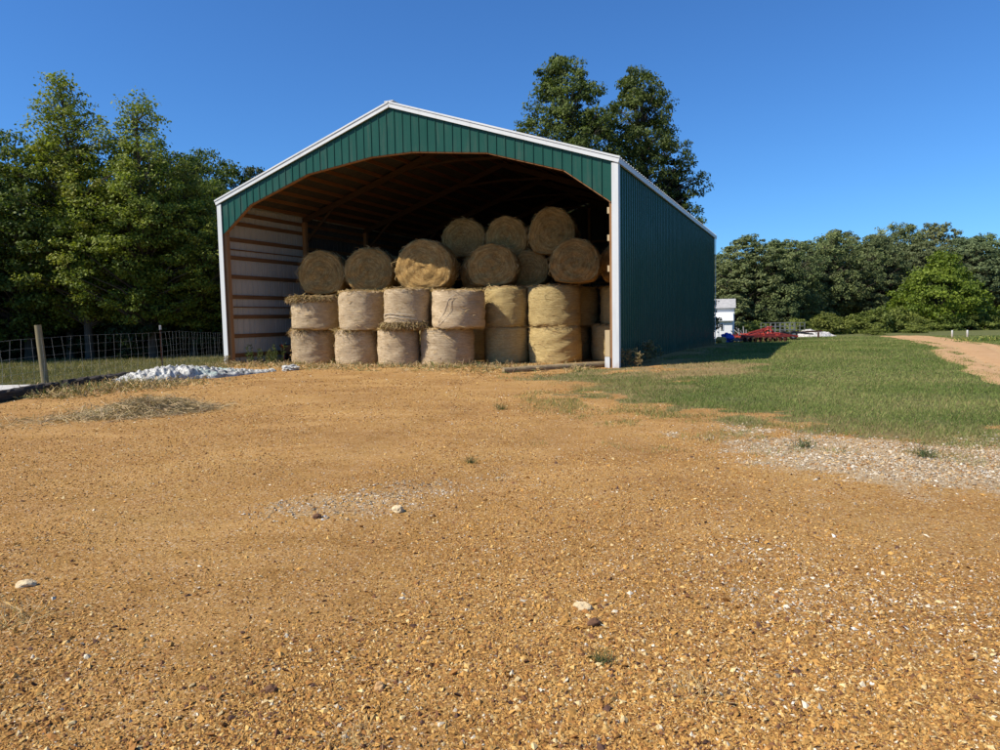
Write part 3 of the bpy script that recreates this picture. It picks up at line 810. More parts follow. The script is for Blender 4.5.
wrap_strip(b, [(f - 0.9, 0.48), (f - 0.3, 0.52), (f + 0.3, 0.50), (f + 0.9, 0.44)], 0.008)
wrap_strip(b, [(f - 0.9, 0.36), (f - 0.2, 0.42), (f + 0.4, 0.38), (f + 1.0, 0.30)], 0.007)

# ------------------------------------------------------------------ pole lying in front of the right-hand bales
def ground_tube(name, pts, rads, mat, n=14, sub=14, wob=0.02, seed=1):
    rng = random.Random(seed)
    P = []; Rr = []
    for i in range(len(pts) - 1):
        for k in range(sub):
            t = k / sub
            P.append(Vector(pts[i]).lerp(Vector(pts[i + 1]), t)); Rr.append(rads[i] * (1 - t) + rads[i + 1] * t)
    P.append(Vector(pts[-1])); Rr.append(rads[-1])
    P = [p + Vector((rng.uniform(-wob, wob), rng.uniform(-wob, wob), rng.uniform(-wob, wob) * 0.6)) for p in P]
    Rr = [r * rng.uniform(0.93, 1.07) for r in Rr]
    mb = MB(); mb.tube(P, Rr, n)
    return mb.build(name, mat)
p0, p1 = Vector((0.10, 20.15, 0)), Vector((3.35, 21.75, 0))
pole = ground_tube('wooden_pole', [(p0.x, p0.y, tz(*p0.xy) + 0.07), (p1.x, p1.y, tz(*p1.xy) + 0.10)], [0.085, 0.10], M['log_wood'], seed=3, sub=22, wob=0.012)
tag(pole, 'weathered wooden pole lying on the ground in front of the golden right-hand bales', 'pole')

# ------------------------------------------------------------------ wire fence
fence = empty('wire_fence', (-11.83, 18.46, tz(-11.83, 18.46)))
tag(fence, 'sagging woven wire fence with one wooden post and rusty steel posts at the left', 'fence')
FO = fence.location.copy()
def fpost(x, y, h, lean=0.0, sub=False):
    z = tz(x, y) - FO.z
    if sub:
        mb = MB()
        mb.bar((x - FO.x, y - FO.y, z - 0.3), (x - FO.x - lean * h, y - FO.y, z + h), 0.045, 0.012, (0, 1, 0))
        mb.bar((x - FO.x, y - FO.y - 0.02, z - 0.3), (x - FO.x - lean * h, y - FO.y - 0.02, z + h), 0.010, 0.035, (0, 1, 0))
        o = mb.build('steel_post', M['rust_steel'], fence)
        mb = MB(); mb.bar((x - FO.x - lean * (h - 0.14), y - FO.y, z + h - 0.14), (x - FO.x - lean * h, y - FO.y, z + h + 0.006), 0.052, 0.055, (0, 1, 0))
        mb.build('white_tip', M['white_trim'], o)
    else:
        mb = MB()
        P = [(x - FO.x - lean * t, y - FO.y, z + t) for t in np.linspace(-0.4, h, 9)]
        mb.tube(P, [0.092, 0.09, 0.087, 0.089, 0.086, 0.084, 0.086, 0.083, 0.080], 14)
        mb.build('wooden_post', M['old_post'], fence)
fpost(-11.83, 18.46, 1.60, 0.06)
fpost(-11.68, 24.6, 1.52, 0.0, True)
fpost(-13.1, 34.0, 1.45, 0.0, True)
fpost(-11.3, 9.0, 1.5)
path = np.array([(-11.3, 9.0), (-11.72, 18.46), (-11.63, 24.6), (-13.05, 34.0), (-15.2, 43.0), (-18, 54)])
def fence_pts(s):
    seg = np.hypot(*np.diff(path, axis=0).T); cum = np.concatenate([[0], np.cumsum(seg)])
    return np.interp(s, cum, path[:, 0]), np.interp(s, cum, path[:, 1]), cum[-1]
_, _, TOT = fence_pts(0.0)
mb = MB()
S = np.arange(0, TOT, 0.42)
fx, fy, _ = fence_pts(S); fz = terrain(fx, fy)
sagv = (vnoise(S * 0.35, S * 0) - 0.5) * 0.10
for hgt in (0.12, 0.26, 0.42, 0.60, 0.80, 1.02, 1.25):
    mb.tube([(a - FO.x, b_ - FO.y, c - FO.z + hgt + d * hgt) for a, b_, c, d in zip(fx, fy, fz, sagv)], 0.0024 if hgt < 1.2 else 0.003, 4, caps=False)
rngf = random.Random(4)
for i in range(len(S)):
    o = rngf.uniform(-0.05, 0.05)
    mb.tube([(fx[i] - FO.x, fy[i] - FO.y, fz[i] - FO.z + 0.1), (fx[i] - FO.x + o, fy[i] - FO.y + o, fz[i] - FO.z + 0.65), (fx[i] - FO.x, fy[i] - FO.y, fz[i] - FO.z + 1.25 + sagv[i] * 1.25)], 0.0022, 4, caps=False)
mb.build('wire_mesh', M['wire'], fence)

# ------------------------------------------------------------------ timbers and slab by the fence
def beam(name, a, b_, w, h, mat, label, cat, seed, rough=0.012):
    rng = random.Random(seed)
    a = Vector((a[0], a[1], tz(*a) + h * 0.42)); b_ = Vector((b_[0], b_[1], tz(*b_) + h * 0.42))
    d = (b_ - a); L = d.length; d.normalize(); sx = d.cross(Vector((0, 0, 1))).normalized(); sz = sx.cross(d)
    n = max(3, int(L / 0.12)); prof = []
    for k in range(16):
        t = 2 * math.pi * (k + 0.5) / 16; c, s = math.cos(t), math.sin(t)
        q = 1 / max(abs(c), abs(s)); prof.append((c * q * 0.5 * (0.94 if min(abs(c), abs(s)) > 0.6 else 1), s * q * 0.5 * (0.94 if min(abs(c), abs(s)) > 0.6 else 1)))
    vs = []; fs = []
    for i in range(n + 1):
        p = a + d * (L * i / n)
        for (x, y) in prof:
            j = 1 + rng.uniform(-1, 1) * rough * 6
            vs.append(p + sx * (x * w * j) + sz * (y * h * j) + d * (rng.uniform(-1, 1) * 0.02))
    for i in range(n):
        for k in range(16):
            fs.append((i * 16 + k, i * 16 + (k + 1) % 16, (i + 1) * 16 + (k + 1) % 16, (i + 1) * 16 + k))
    fs.append(tuple(reversed(range(16)))); fs.append(tuple(range(n * 16, n * 16 + 16)))
    mb = MB(); mb.add(vs, fs, 0, False)
    return tag(mb.build(name, mat), label, cat)
beam('railway_tie', (-10.78, 13.2), (-10.80, 17.2), 0.26, 0.24, M['dark_tie'], 'black weathered railway tie along the edge of the pale concrete slab', 'timber', 1, 0.016)
beam('railway_tie', (-10.72, 17.45), (-10.50, 20.3), 0.24, 0.25, M['dark_tie'], 'broken grey timber lying between the wooden fence post and the white plastic heap', 'timber', 2, 0.03)
mb = MB()
zz = tz(-11.3, 15.4)
mb.box(-12.9, -10.94, 14.0, 17.3, zz - 0.3, zz + 0.19)
slab = mb.build('concrete_slab', M['concrete'])
bv = slab.modifiers.new('bevel', 'BEVEL'); bv.width = 0.02; bv.segments = 2
tag(slab, 'pale concrete slab at the left edge beside the black railway tie', 'slab')

# ------------------------------------------------------------------ white plastic heap
def plastic_heap():
    m = NT('white_plastic'); P = m.obj()
    a = m.noise(P, 1.3, 5, 0.6); b = m.noise(P, 7, 5, 0.65, 1.5)
    col = m.ramp(b, [(0.36, (0.14, 0.135, 0.12)), (0.47, (0.38, 0.37, 0.33)), (0.6, (0.57, 0.55, 0.49))])
    col = m.mix(m.ramp(a, [(0.55, 0.0), (0.68, 0.8)]), col, (0.38, 0.52, 0.43))
    m.bump(m.noise(P, 14, 4, 0.6, 1.0), 0.5, 0.03)
    mat = m.fin(col, 0.42, 0.4)
    L, Wd = 5.0, 2.0
    nx, ny = 230, 96
    X, Y = np.meshgrid(np.linspace(-L / 2, L / 2, nx), np.linspace(-Wd / 2, Wd / 2, ny))
    prof = np.interp(X[0], [-2.5, -2.0, -1.3, -0.7, 0.0, 0.7, 1.3, 2.0, 2.5], [0.03, 0.11, 0.26, 0.28, 0.22, 0.14, 0.08, 0.02, 0.0])
    half = np.interp(X[0], [-2.5, -1.6, 0, 1.2, 2.5], [0.30, 0.75, 0.7, 0.40, 0.15])
    e = np.clip(1 - (Y / half[None]) ** 2 - (fbm(X * 2.2, Y * 2.2, 3) - 0.5) * 1.1, 0, 1)
    H = prof[None] * e ** 0.5
    rid = 1 - np.abs(2 * fbm(X * 2.6 + 4, Y * 2.6, 4) - 1) * 2.2
    rid2 = 1 - np.abs(2 * fbm(X * 7 + 9, Y * 7 + 2, 3) - 1) * 2.2
    H = H * (0.62 + 0.5 * rid) + e * 0.09 * rid2 + e * 0.05 * (fbm(X * 15, Y * 15, 2) - 0.5) + np.where(e > 0, 0.02, -0.12)
    c, s = Vector((-10.0, 19.35)), Vector((-7.6, 22.4))
    ctr = (c + s) / 2; d = (s - c).normalized(); nn = Vector((-d.y, d.x))
    WX = X * d.x + Y * nn.x; WY = X * d.y + Y * nn.y
    z0 = tz(ctr.x, ctr.y)
    Z = H + terrain(WX + ctr.x, WY + ctr.y) - z0
    id_ = np.arange(nx * ny).reshape(ny, nx)
    f = np.stack([id_[:-1, :-1], id_[:-1, 1:], id_[1:, 1:], id_[1:, :-1]], -1).reshape(-1, 4)
    me = np_mesh('plastic_heap', np.stack([WX, WY, Z], -1).reshape(-1, 3), f, mat, smooth=True)
    o = link('plastic_heap', me, loc=(ctr.x, ctr.y, z0))
    tag(o, 'crumpled heap of white plastic sheeting on the ground in front of the barn left corner', 'plastic heap')
    return mat
M['plastic'] = plastic_heap()

def lump(name, loc, size, mat, seed, sub=3, amp=0.25, freq=2.0, flat=True):
    bm = bmesh.new(); bmesh.ops.create_icosphere(bm, subdivisions=sub, radius=0.5)
    for v in bm.verts:
        n = mnoise.noise(v.co * freq * 2 + Vector((seed * 3.1, 1.7 * seed, 0))) + 0.5 * mnoise.noise(v.co * freq * 5 + Vector((seed, 0, 5)))
        v.co *= 1 + amp * n
        v.co = Vector((v.co.x * size[0], v.co.y * size[1], v.co.z * size[2]))
    me = bpy.data.meshes.new(name); bm.to_mesh(me); bm.free(); me.materials.append(mat)
    if not flat: me.polygons.foreach_set('use_smooth', [True] * len(me.polygons))
    o = link(name, me); o.location = loc; o.rotation_euler = (0, 0, seed * 1.3)
    return o
o = lump('plastic_scrap', (-6.75, 22.9, tz(-6.75, 22.9) + 0.06), (0.55, 0.4, 0.24), M['plastic'], 3, 4, 0.4, 2.0)
tag(o, 'small scrap of white plastic on the grass right of the big plastic heap', 'plastic scrap')

# ------------------------------------------------------------------ hay heap on the gravel
def hay_heap():
    rng = np.random.RandomState(12)
    c = np.array([-6.35, 12.9]); ax = np.array([0.79, 0.61])
    n = 7000
    s = rng.normal(0, 0.55, n); t = rng.normal(0, 0.30, n)
    s2 = s - 0.25
    far = rng.rand(n) < 0.15
    s2[far] = rng.normal(-0.9, 0.9, far.sum()); t[far] *= 1.5
    h = 0.30 * np.exp(-(s2 / 0.75) ** 2 - (t / 0.32) ** 2) * (0.6 + 0.7 * vnoise(s2 * 3 + 50, t * 3 + 50))
    x = c[0] + ax[0] * s2 - ax[1] * t; y = c[1] + ax[1] * s2 + ax[0] * t
    P = np.stack([x, y, terrain(x, y) + h * rng.uniform(0.5, 1.0, n)], -1) - np.array([c[0], c[1], 0])
    D = rng.normal(0, 1, (n, 3)) * np.array([1, 1, 0.12]) + np.array([0.5, 0.5, 0.0])
    v, f, cc = slivers(rng, P, D, rng.uniform(0.12, 0.42, n), rng.uniform(0.004, 0.010, n), straw_cols(rng, n, (0.44, 0.33, 0.18), 0.45))
    # dense core under the loose stems
    nx, ny = 90, 50
    X, Y = np.meshgrid(np.linspace(-1.9, 1.7, nx), np.linspace(-0.8, 0.8, ny))
    H = 0.30 * np.exp(-(X / 0.75) ** 2 - (Y / 0.32) ** 2) * (0.6 + 0.7 * vnoise(X * 3 + 50, Y * 3 + 50)) + 0.05 * (vnoise(X * 14, Y * 14) - 0.5) - 0.03
    WX = ax[0] * X - ax[1] * Y; WY = ax[1] * X + ax[0] * Y
    Z = H + terrain(WX + c[0], WY + c[1])
    cv = np.stack([WX, WY, Z], -1).reshape(-1, 3)
    id_ = np.arange(nx * ny).reshape(ny, nx) + len(v)
    cf = np.stack([id_[:-1, :-1], id_[:-1, 1:], id_[1:, 1:], id_[1:, :-1]], -1).reshape(-1, 4)
    cc2 = np.tile(np.array([[0.22, 0.15, 0.07]]), (len(cv), 1)) * rng.uniform(0.6, 1.4, (len(cv), 1))
    me = np_mesh('hay_heap', np.concatenate([v, cv]), np.concatenate([f, cf]), M['straw'], np.concatenate([cc, cc2]), smooth=True)
    o = link('hay_heap', me, loc=(c[0], c[1], 0))
    tag(o, 'low heap of loose dry hay lying on the orange gravel at the left', 'hay heap')
hay_heap()

# ------------------------------------------------------------------ cart in the dark inside the barn, left
cart = empty('garden_cart', bw(-6.35, 2.3, g0(-6.35, 2.3) + 0.03), -YAW + 0.5)
tag(cart, 'small dark cart with a dull red frame in the shade against the left barn wall', 'cart')
mb = MB()
b0 = [(-0.30, -0.42, 0.38), (0.30, -0.42, 0.38), (0.30, 0.42, 0.38), (-0.30, 0.42, 0.38)]; b1 = [(-0.42, -0.58, 0.72), (0.42, -0.58, 0.72), (0.42, 0.58, 0.72), (-0.42, 0.58, 0.72)]
mb.add(b0 + b1, [(3, 2, 1, 0), (0, 1, 5, 4), (1, 2, 6, 5), (2, 3, 7, 6), (3, 0, 4, 7)])
mb.add([(x * 0.93, y * 0.95, z + 0.02) for x, y, z in b0] + [(x * 0.95, y * 0.96, z) for x, y, z in b1], [(0, 1, 2, 3), (4, 5, 1, 0), (5, 6, 2, 1), (6, 7, 3, 2), (7, 4, 0, 3)])
mb.build('tub', M['black_paint'], cart)
mb = MB(); mb.tube([(-0.25, -0.9, 0.75), (-0.25, 0.0, 0.36), (-0.2, 0.55, 0.2)], 0.025, 8); mb.tube([(0.25, -0.9, 0.75), (0.25, 0.0, 0.36), (0.2, 0.55, 0.2)], 0.025, 8); mb.bar((-0.34, 0.5, 0.2), (0.34, 0.5, 0.2), 0.04, 0.04); mb.bar((-0.28, -0.4, 0.0), (-0.28, -0.3, 0.42), 0.04, 0.04); mb.bar((0.28, -0.4, 0.0), (0.28, -0.3, 0.42), 0.04, 0.04)
mb.build('frame', M['dark_red'], cart)
def wheel_mesh(Rr, w, mtyre, mrim, axis='x'):
    t = MB(); n = 28
    ring = []
    for k in range(8):
        a = 2 * math.pi * k / 8
        ring.append((Rr - w * 0.5 + math.cos(a) * w * 0.5, math.sin(a) * w * 0.5))
    vs = []
    for i in range(n):
        A = 2 * math.pi * i / n
        for rr, x in ring: vs.append((x, rr * math.cos(A), rr * math.sin(A)))
    fs = [(i * 8 + k, i * 8 + (k + 1) % 8, ((i + 1) % n) * 8 + (k + 1) % 8, ((i + 1) % n) * 8 + k) for i in range(n) for k in range(8)]
    t.add(vs, fs, 0, True)
    r = MB(); r.tube([(-w * 0.3, 0, 0), (w * 0.3, 0, 0)], Rr - w * 0.8, 20); r.tube([(-w * 0.55, 0, 0), (w * 0.55, 0, 0)], Rr * 0.2, 12)
    return t.mesh('tyre', mtyre), r.mesh('rim', mrim)
tm, rm = wheel_mesh(0.2, 0.09, M['rubber'], M['dark_red'])
for x in (-0.36, 0.36):
    w = link('wheel', tm, cart, (x, 0.5, 0.2)); link('rim', rm, w)

# ------------------------------------------------------------------ white shed
def shed():
    s = empty('white_shed', (17.75, 56.3, tz(17.75, 56.3)), -0.30)
    tag(s, 'narrow white shed with a grey roof beyond the right end of the barn', 'shed')
    # tall rear block x -1.4..0.75, y 0.9..2.6 ; lean-to in front
    mb = MB()
    mb.box(-1.5, 0.8, 0.7, 2.6, -0.3, 2.45)
    mb.add([(-1.5, 0.7, 2.45), (0.8, 0.7, 2.45), (0.8, 2.6, 2.45), (-1.5, 2.6, 2.45), (-1.5, 1.65, 3.1), (0.8, 1.65, 3.1)], [(1, 2, 5), (3, 0, 4)])
    mb.build('wall', M['shed_white'], s)
    mb = MB()
    mb.bar((-0.35, 0.52, 2.42), (-0.35, 1.66, 3.16), 2.5, 0.06, (0, -0.5, 0.9)); mb.bar((-0.35, 2.78, 2.42), (-0.35, 1.64, 3.16), 2.5, 0.06, (0, 0.5, 0.9))
    mb.build('roof', M['shed_roof'], s)
    mb = MB(); mb.box(-1.2, 0.62, -0.55, 0.69, -0.3, 1.45)
    mb.add([(-1.2, -0.55, 1.45), (0.62, -0.55, 1.45), (0.62, 0.69, 1.45), (-1.2, 0.69, 1.45), (0.62, 0.69, 2.0), (-1.2, 0.69, 2.0)], [(1, 2, 4), (3, 0, 5)])
    mb.build('lean_to_wall', M['shed_white'], s)
    mb = MB(); mb.bar((-0.29, -0.75, 1.42), (-0.29, 0.69, 2.07), 2.0, 0.05, (0, -0.4, 0.9)); mb.build('lean_to_roof', M['white_trim'], s)
    for x, y, z0, z1, w in ((-0.15, -0.56, 0.75, 1.2, 0.14), (-0.75, 0.69, 1.95, 2.3, 0.45)):
        f = MB(); f.box(x - w / 2 - 0.04, x + w / 2 + 0.04, y - 0.03, y, z0 - 0.04, z1 + 0.04); fo = f.build('window', M['shed_white'], s)
        g = MB(); g.box(x - w / 2, x + w / 2, y - 0.045, y - 0.031, z0, z1); g.build('pane', M['dark_void'], fo)
    d = MB(); d.box(-0.95, -0.40, -0.585, -0.552, -0.1, 1.25); do = d.build('door', M['shed_white'], s)
    h = MB(); h.box(-0.50, -0.46, -0.63, -0.587, 0.55, 0.65); h.build('handle', M['grey_steel'], do)
shed()

# ------------------------------------------------------------------ farm implements
def implement():
    x0, y0 = 17.4, 47.6
    r = empty('disc_harrow', (x0, y0, tz(x0, y0)), 0.25)
    tag(r, 'low red farm implement with gangs of discs parked on the grass beyond the barn', 'harrow')
    mb = MB()
    mb.bar((-1.7, -0.5, 0.42), (1.5, -0.4, 0.5), 0.13, 0.13); mb.bar((-1.7, 0.7, 0.45), (1.5, 0.6, 0.5), 0.13, 0.13)
    for x in (-1.2, 0.0, 1.2): mb.bar((x, -0.6, 0.52), (x + 0.1, 0.8, 0.55), 0.11, 0.11)
    mb.bar((-1.7, -0.5, 0.45), (1.0, 0.7, 0.78), 0.10, 0.10); mb.bar((-1.2, 0.1, 0.5), (0.7, -0.35, 1.0), 0.09, 0.09)
    for k in range(7): mb.bar((-1.6 + k * 0.5, -0.85, 0.36 + 0.05 * (k % 2)), (-1.45 + k * 0.48, 0.85, 0.40 + 0.06 * (k % 3)), 0.09, 0.10)
    mb.bar((-1.75, -0.95, 0.40), (1.6, -0.95, 0.36), 0.12, 0.12); mb.bar((-1.9, -0.7, 0.25), (-0.4, -0.9, 0.72), 0.09, 0.09)
    mb.build('frame', M['red_paint'], r)
    mb = MB(); mb.bar((0.35, -0.35, 0.45), (0.62, 0.0, 0.98), 0.11, 0.11); mb.bar((0.95, -0.35, 0.45), (0.66, 0.0, 0.98), 0.11, 0.11); mb.bar((0.64, 0.0, 0.92), (0.8, 0.75, 0.55), 0.08, 0.08); mb.build('hitch_mast', M['red_paint'], r)
    for gy in (-0.75, 0.85):
        for k in range(9):
            x = -1.6 + k * 0.38
            d = MB(); d.tube([(x - 0.012, gy, 0.2), (x + 0.012, gy, 0.2)], 0.2, 20); d.tube([(x - 0.1, gy, 0.2), (x + 0.1, gy, 0.2)], 0.05, 8)
            d.build('disc', M['rust_steel'], r)
    mb = MB(); mb.bar((1.5, -0.1, 0.5), (2.8, -0.2, 0.3), 0.12, 0.12); mb.build('tongue', M['red_paint'], r)
implement()
def trailer():
    x0, y0 = 20.2, 50.8
    r = empty('utility_trailer', (x0, y0, tz(x0, y0)), 0.1)
    tag(r, 'dark flatbed trailer with grey mesh sides standing behind the red implement', 'trailer')
    mb = MB(); mb.box(-1.25, 1.25, -0.75, 0.75, 0.42, 0.52); mb.bar((1.25, 0, 0.45), (2.3, 0, 0.35), 0.1, 0.1); mb.build('bed', M['black_paint'], r)
    mb = MB()
    for y in (-0.74, 0.74):
        for z in (0.70, 0.95, 1.2): mb.bar((-1.25, y, z), (1.25, y, z), 0.025, 0.025)
        for x in np.linspace(-1.25, 1.25, 8): mb.bar((x, y, 0.52), (x, y, 1.22), 0.03, 0.03)
    mb.build('side_rack', M['grey_steel'], r)
    tm2, rm2 = wheel_mesh(0.33, 0.17, M['rubber'], M['grey_steel'])
    for y in (-0.85, 0.85):
        for xx in (-0.4, 0.35):
            w = link('wheel', tm2, r, (xx, y, 0.33), R(90)); link('rim', rm2, w)
trailer()
def rack():
    x0, y0 = 15.95, 47.3
    r = empty('steel_rack', (x0, y0, tz(x0, y0)), 0.5)
    tag(r, 'tangle of grey steel bars leaning left of the red implement', 'steel scrap')
    rng = random.Random(5); mb = MB()
    for k in range(8):
        a = Vector((rng.uniform(-0.6, 0.6), rng.uniform(-0.4, 0.4), 0.03)); b = Vector((rng.uniform(-0.7, 0.7), rng.uniform(-0.3, 0.5), rng.uniform(0.45, 1.05)))
        mb.bar(a, b, 0.05, 0.05)
    for k in range(4):
        z = rng.uniform(0.1, 0.25); mb.bar((-0.9, rng.uniform(-0.6, 0.3), z), (0.9, rng.uniform(-0.6, 0.3), z), 0.05, 0.05)
    mb.build('bar_tangle', M['grey_steel'], r)
rack()
o = lump('blue_tarp', (15.15, 47.3, tz(15.15, 47.3) + 0.24), (0.95, 0.8, 0.8), M['blue_plastic'], 6, 4, 0.35, 1.6)
tag(o, 'bundled blue tarp on the ground by the far corner of the barn', 'tarp')
def drum():
    x0, y0 = 14.45, 46.4
    r = empty('yellow_drum', (x0, y0, tz(x0, y0) + 0.2), 0.4)
    tag(r, 'small yellow drum lying on its side next to the blue tarp', 'drum')
    mb = MB(); mb.tube([(0, -0.3, 0), (0, -0.29, 0), (0, -0.1, 0), (0, -0.09, 0), (0, 0.1, 0), (0, 0.11, 0), (0, 0.29, 0), (0, 0.3, 0)], [0.19, 0.205, 0.2, 0.21, 0.2, 0.21, 0.205, 0.19], 20); mb.build('barrel', M['yellow_paint'], r)
    mb = MB(); mb.tube([(0.08, -0.33, 0.06), (0.08, -0.3, 0.06)], 0.035, 10); mb.build('bung', M['black_paint'], r)
drum()
def gravel_pile():
    m = NT('pale_gravel'); P = m.obj()
    v = m.n('TexVoronoi', {'Vector': P, 'Scale': 14.0}); sc = m.n('SeparateColor', {'Color': v.outputs['Color']})
    col = m.ramp(sc.outputs[0], [(0, (0.34, 0.31, 0.27)), (0.6, (0.56, 0.53, 0.48)), (1, (0.68, 0.65, 0.60))])
    m.bump(v.outputs['Distance'], 0.8, 0.06)
    mat = m.fin(col, 0.95, 0.1)
    nx, ny = 90, 50
    X, Y = np.meshgrid(np.linspace(-1.9, 1.9, nx), np.linspace(-1.1, 1.1, ny))
    H = 0.66 * np.clip(1 - np.sqrt(((X + 0.25) / 1.55) ** 2 + (Y / 0.95) ** 2), 0, 1) ** 0.7 + 0.30 * np.clip(1 - np.hypot((X - 1.2) / 0.7, Y / 0.6), 0, 1)
    H = H * (0.8 + 0.5 * fbm(X * 2, Y * 2, 4)) + 0.05 * (fbm(X * 9, Y * 9, 2) - 0.5) - 0.04
    x0, y0 = 24.7, 56.0
    Z = H + terrain(X + x0, Y + y0)
    id_ = np.arange(nx * ny).reshape(ny, nx)
    f = np.stack([id_[:-1, :-1], id_[:-1, 1:], id_[1:, 1:], id_[1:, :-1]], -1).reshape(-1, 4)
    me = np_mesh('gravel_pile', np.stack([X, Y, Z], -1).reshape(-1, 3), f, mat)
    tag(link('gravel_pile', me, loc=(x0, y0, 0)), 'pale gravel pile on the far edge of the lawn right of the dark trailer', 'gravel pile')
gravel_pile()
mb = MB(); mb.bar((21.7, 53.0, tz(21.7, 53.0) + 0.42), (24.1, 53.2, tz(24.1, 53.2) + 0.5), 0.12, 0.12)
for x in (22.0, 23.8): mb.bar((x, 53.1, tz(x, 53.1) - 0.05), (x, 53.1, tz(x, 53.1) + 0.42), 0.1, 0.1)
tag(mb.build('steel_beam', M['rust_steel']), 'dark rusty steel beam raised on short legs in front of the pale gravel pile', 'beam')
for k, (x, y) in enumerate([(31.3, 49.2), (32.15, 48.9)]):
    mb = MB(); z = tz(x, y)
    mb.tube([(x, y, z - 0.3), (x, y, z + 0.46), (x, y, z + 0.49)], [0.06, 0.058, 0.035], 12)
    tag(mb.build('white_post', M['white_trim']), ['left', 'right'][k] + ' one of two short white posts at the far side of the dirt track', 'post', 'white posts by the dirt track')

# ------------------------------------------------------------------ loose rocks
rockm = {}
def rock_mat(name, c1, c2): rockm[name] = mottled(name, c1, c2, 9, 0.9, 0.15, 0.6, 50)
rock_mat('rock_cream', (0.50, 0.36, 0.19), (0.66, 0.54, 0.34)); rock_mat('rock_brown', (0.10, 0.05, 0.028), (0.21, 0.11, 0.06)); rock_mat('rock_tan', (0.40, 0.22, 0.085), (0.54, 0.36, 0.18))
for i, (x, y, s, mn, lab) in enumerate([
    (0.43, 3.79, (0.105, 0.075, 0.05), 'rock_cream', 'cream flat rock just behind the dark brown rock in the middle of the gravel'),
    (0.46, 3.56, (0.085, 0.06, 0.045), 'rock_brown', 'dark brown rock just in front of the cream flat rock'),
    (-0.89, 5.92, (0.13, 0.09, 0.075), 'rock_cream', 'cream rock at the lower edge of the grey patch in the gravel'),
    (-2.92, 4.24, (0.115, 0.075, 0.05), 'rock_cream', 'cream rock near the left edge of the gravel'),
    (-0.55, 2.98, (0.05, 0.045, 0.04), 'rock_tan', 'tan round stone in the near foreground gravel'),
    (-1.02, 2.97, (0.055, 0.04, 0.035), 'rock_brown', 'dark brown stone in the near foreground gravel'),
    (-1.52, 5.72, (0.08, 0.06, 0.05), 'rock_brown', 'dark reddish rock on the left edge of the grey gravel patch')]):
    o = lump('rock', (x, y, tz(x, y) + s[2] * 0.22), (s[0], s[1], s[2]), rockm[mn], i + 2, 3, 0.30, 1.4)
    tag(o, lab, 'rock', 'larger loose rocks in the gravel')

# ------------------------------------------------------------------ gravel (stuff)
def stones(n=260000):
    rng = np.random.RandomState(3)
    ang = rng.uniform(-0.72, 0.72, n); inv = rng.uniform(1 / 26.0, 1 / 2.2, n); d = 1 / inv
    x = d * np.sin(ang); y = d * np.cos(ang)
    ln, pa, tr, dr, ib = masks(x, y)
    bare = fbm(x * 0.55 + 40, y * 0.55, 4) - 0.12 * (np.exp(-((x - (0.35 * y - 2.5)) / 0.5) ** 2) + np.exp(-((x - (0.30 * y - 4.2)) / 0.5) ** 2))          # smoother clay where few stones lie
    keep = (rng.rand(n) > np.clip(ln * 1.15, 0, 1)) & (ib < 0.3) & (rng.rand(n) < np.clip((bare - 0.33) * 6, 0.25, 1))
    x, y, d, pa = x[keep], y[keep], d[keep], pa[keep]; n = len(x)
    base = np.exp(rng.normal(math.log(0.0046), 0.5, n)) * (1 + 0.35 * pa)
    sz = np.maximum(base, d * 0.00085 * rng.uniform(0.7, 1.4, n)); sz = np.minimum(sz, 0.019)
    O8 = np.array([(1, 0, 0), (-1, 0, 0), (0, 1, 0), (0, -1, 0), (0, 0, 1), (0, 0, -1)], float)
    v = O8[None] * (1 + rng.uniform(-0.35, 0.35, (n, 6, 1))) + rng.uniform(-0.28, 0.28, (n, 6, 3))
    v = v * np.stack([rng.uniform(0.8, 1.5, n), rng.uniform(0.6, 1.1, n), rng.uniform(0.45, 0.85, n)], -1)[:, None]
    a = rng.uniform(0, 6.283, n); c, s = np.cos(a)[:, None], np.sin(a)[:, None]
    vx = v[..., 0] * c - v[..., 1] * s; vy = v[..., 0] * s + v[..., 1] * c
    tl = rng.normal(0, 0.35, (n, 2))
    vz = v[..., 2] + vx * tl[:, :1] + vy * tl[:, 1:]
    V = np.stack([vx, vy, vz], -1) * sz[:, None, None]
    V += np.stack([x, y, terrain(x, y) + sz * 0.18], -1)[:, None]
    F = np.array([(0, 2, 4), (2, 1, 4), (1, 3, 4), (3, 0, 4), (2, 0, 5), (1, 2, 5), (3, 1, 5), (0, 3, 5)])
    f = (np.arange(n)[:, None, None] * 6 + F[None]).reshape(-1, 3)
    pal = np.array([(0.36, 0.19, 0.052), (0.43, 0.235, 0.066), (0.27, 0.125, 0.036), (0.50, 0.31, 0.105), (0.55, 0.41, 0.20), (0.15, 0.068, 0.032), (0.58, 0.50, 0.36), (0.08, 0.042, 0.028)])
    pr = np.array([0.24, 0.24, 0.19, 0.14, 0.055, 0.075, 0.025, 0.035])
    k = rng.choice(len(pal), n, p=pr)
    pal2 = np.array([(0.54, 0.46, 0.34), (0.62, 0.57, 0.47), (0.42, 0.33, 0.22), (0.28, 0.22, 0.15), (0.48, 0.32, 0.14)])
    k2 = rng.choice(5, n, p=[0.28, 0.2, 0.22, 0.15, 0.15])
    col = np.where((rng.rand(n) < pa * 0.85)[:, None], pal2[k2], pal[k]) * rng.uniform(0.75, 1.2, (n, 1))
    me = np_mesh('gravel', V.reshape(-1, 3), f, M['stone'], np.repeat(col, 6, 0))
    tag(link('gravel', me), 'orange and cream gravel strewn over the clay yard', 'gravel', kind='stuff')
stones()
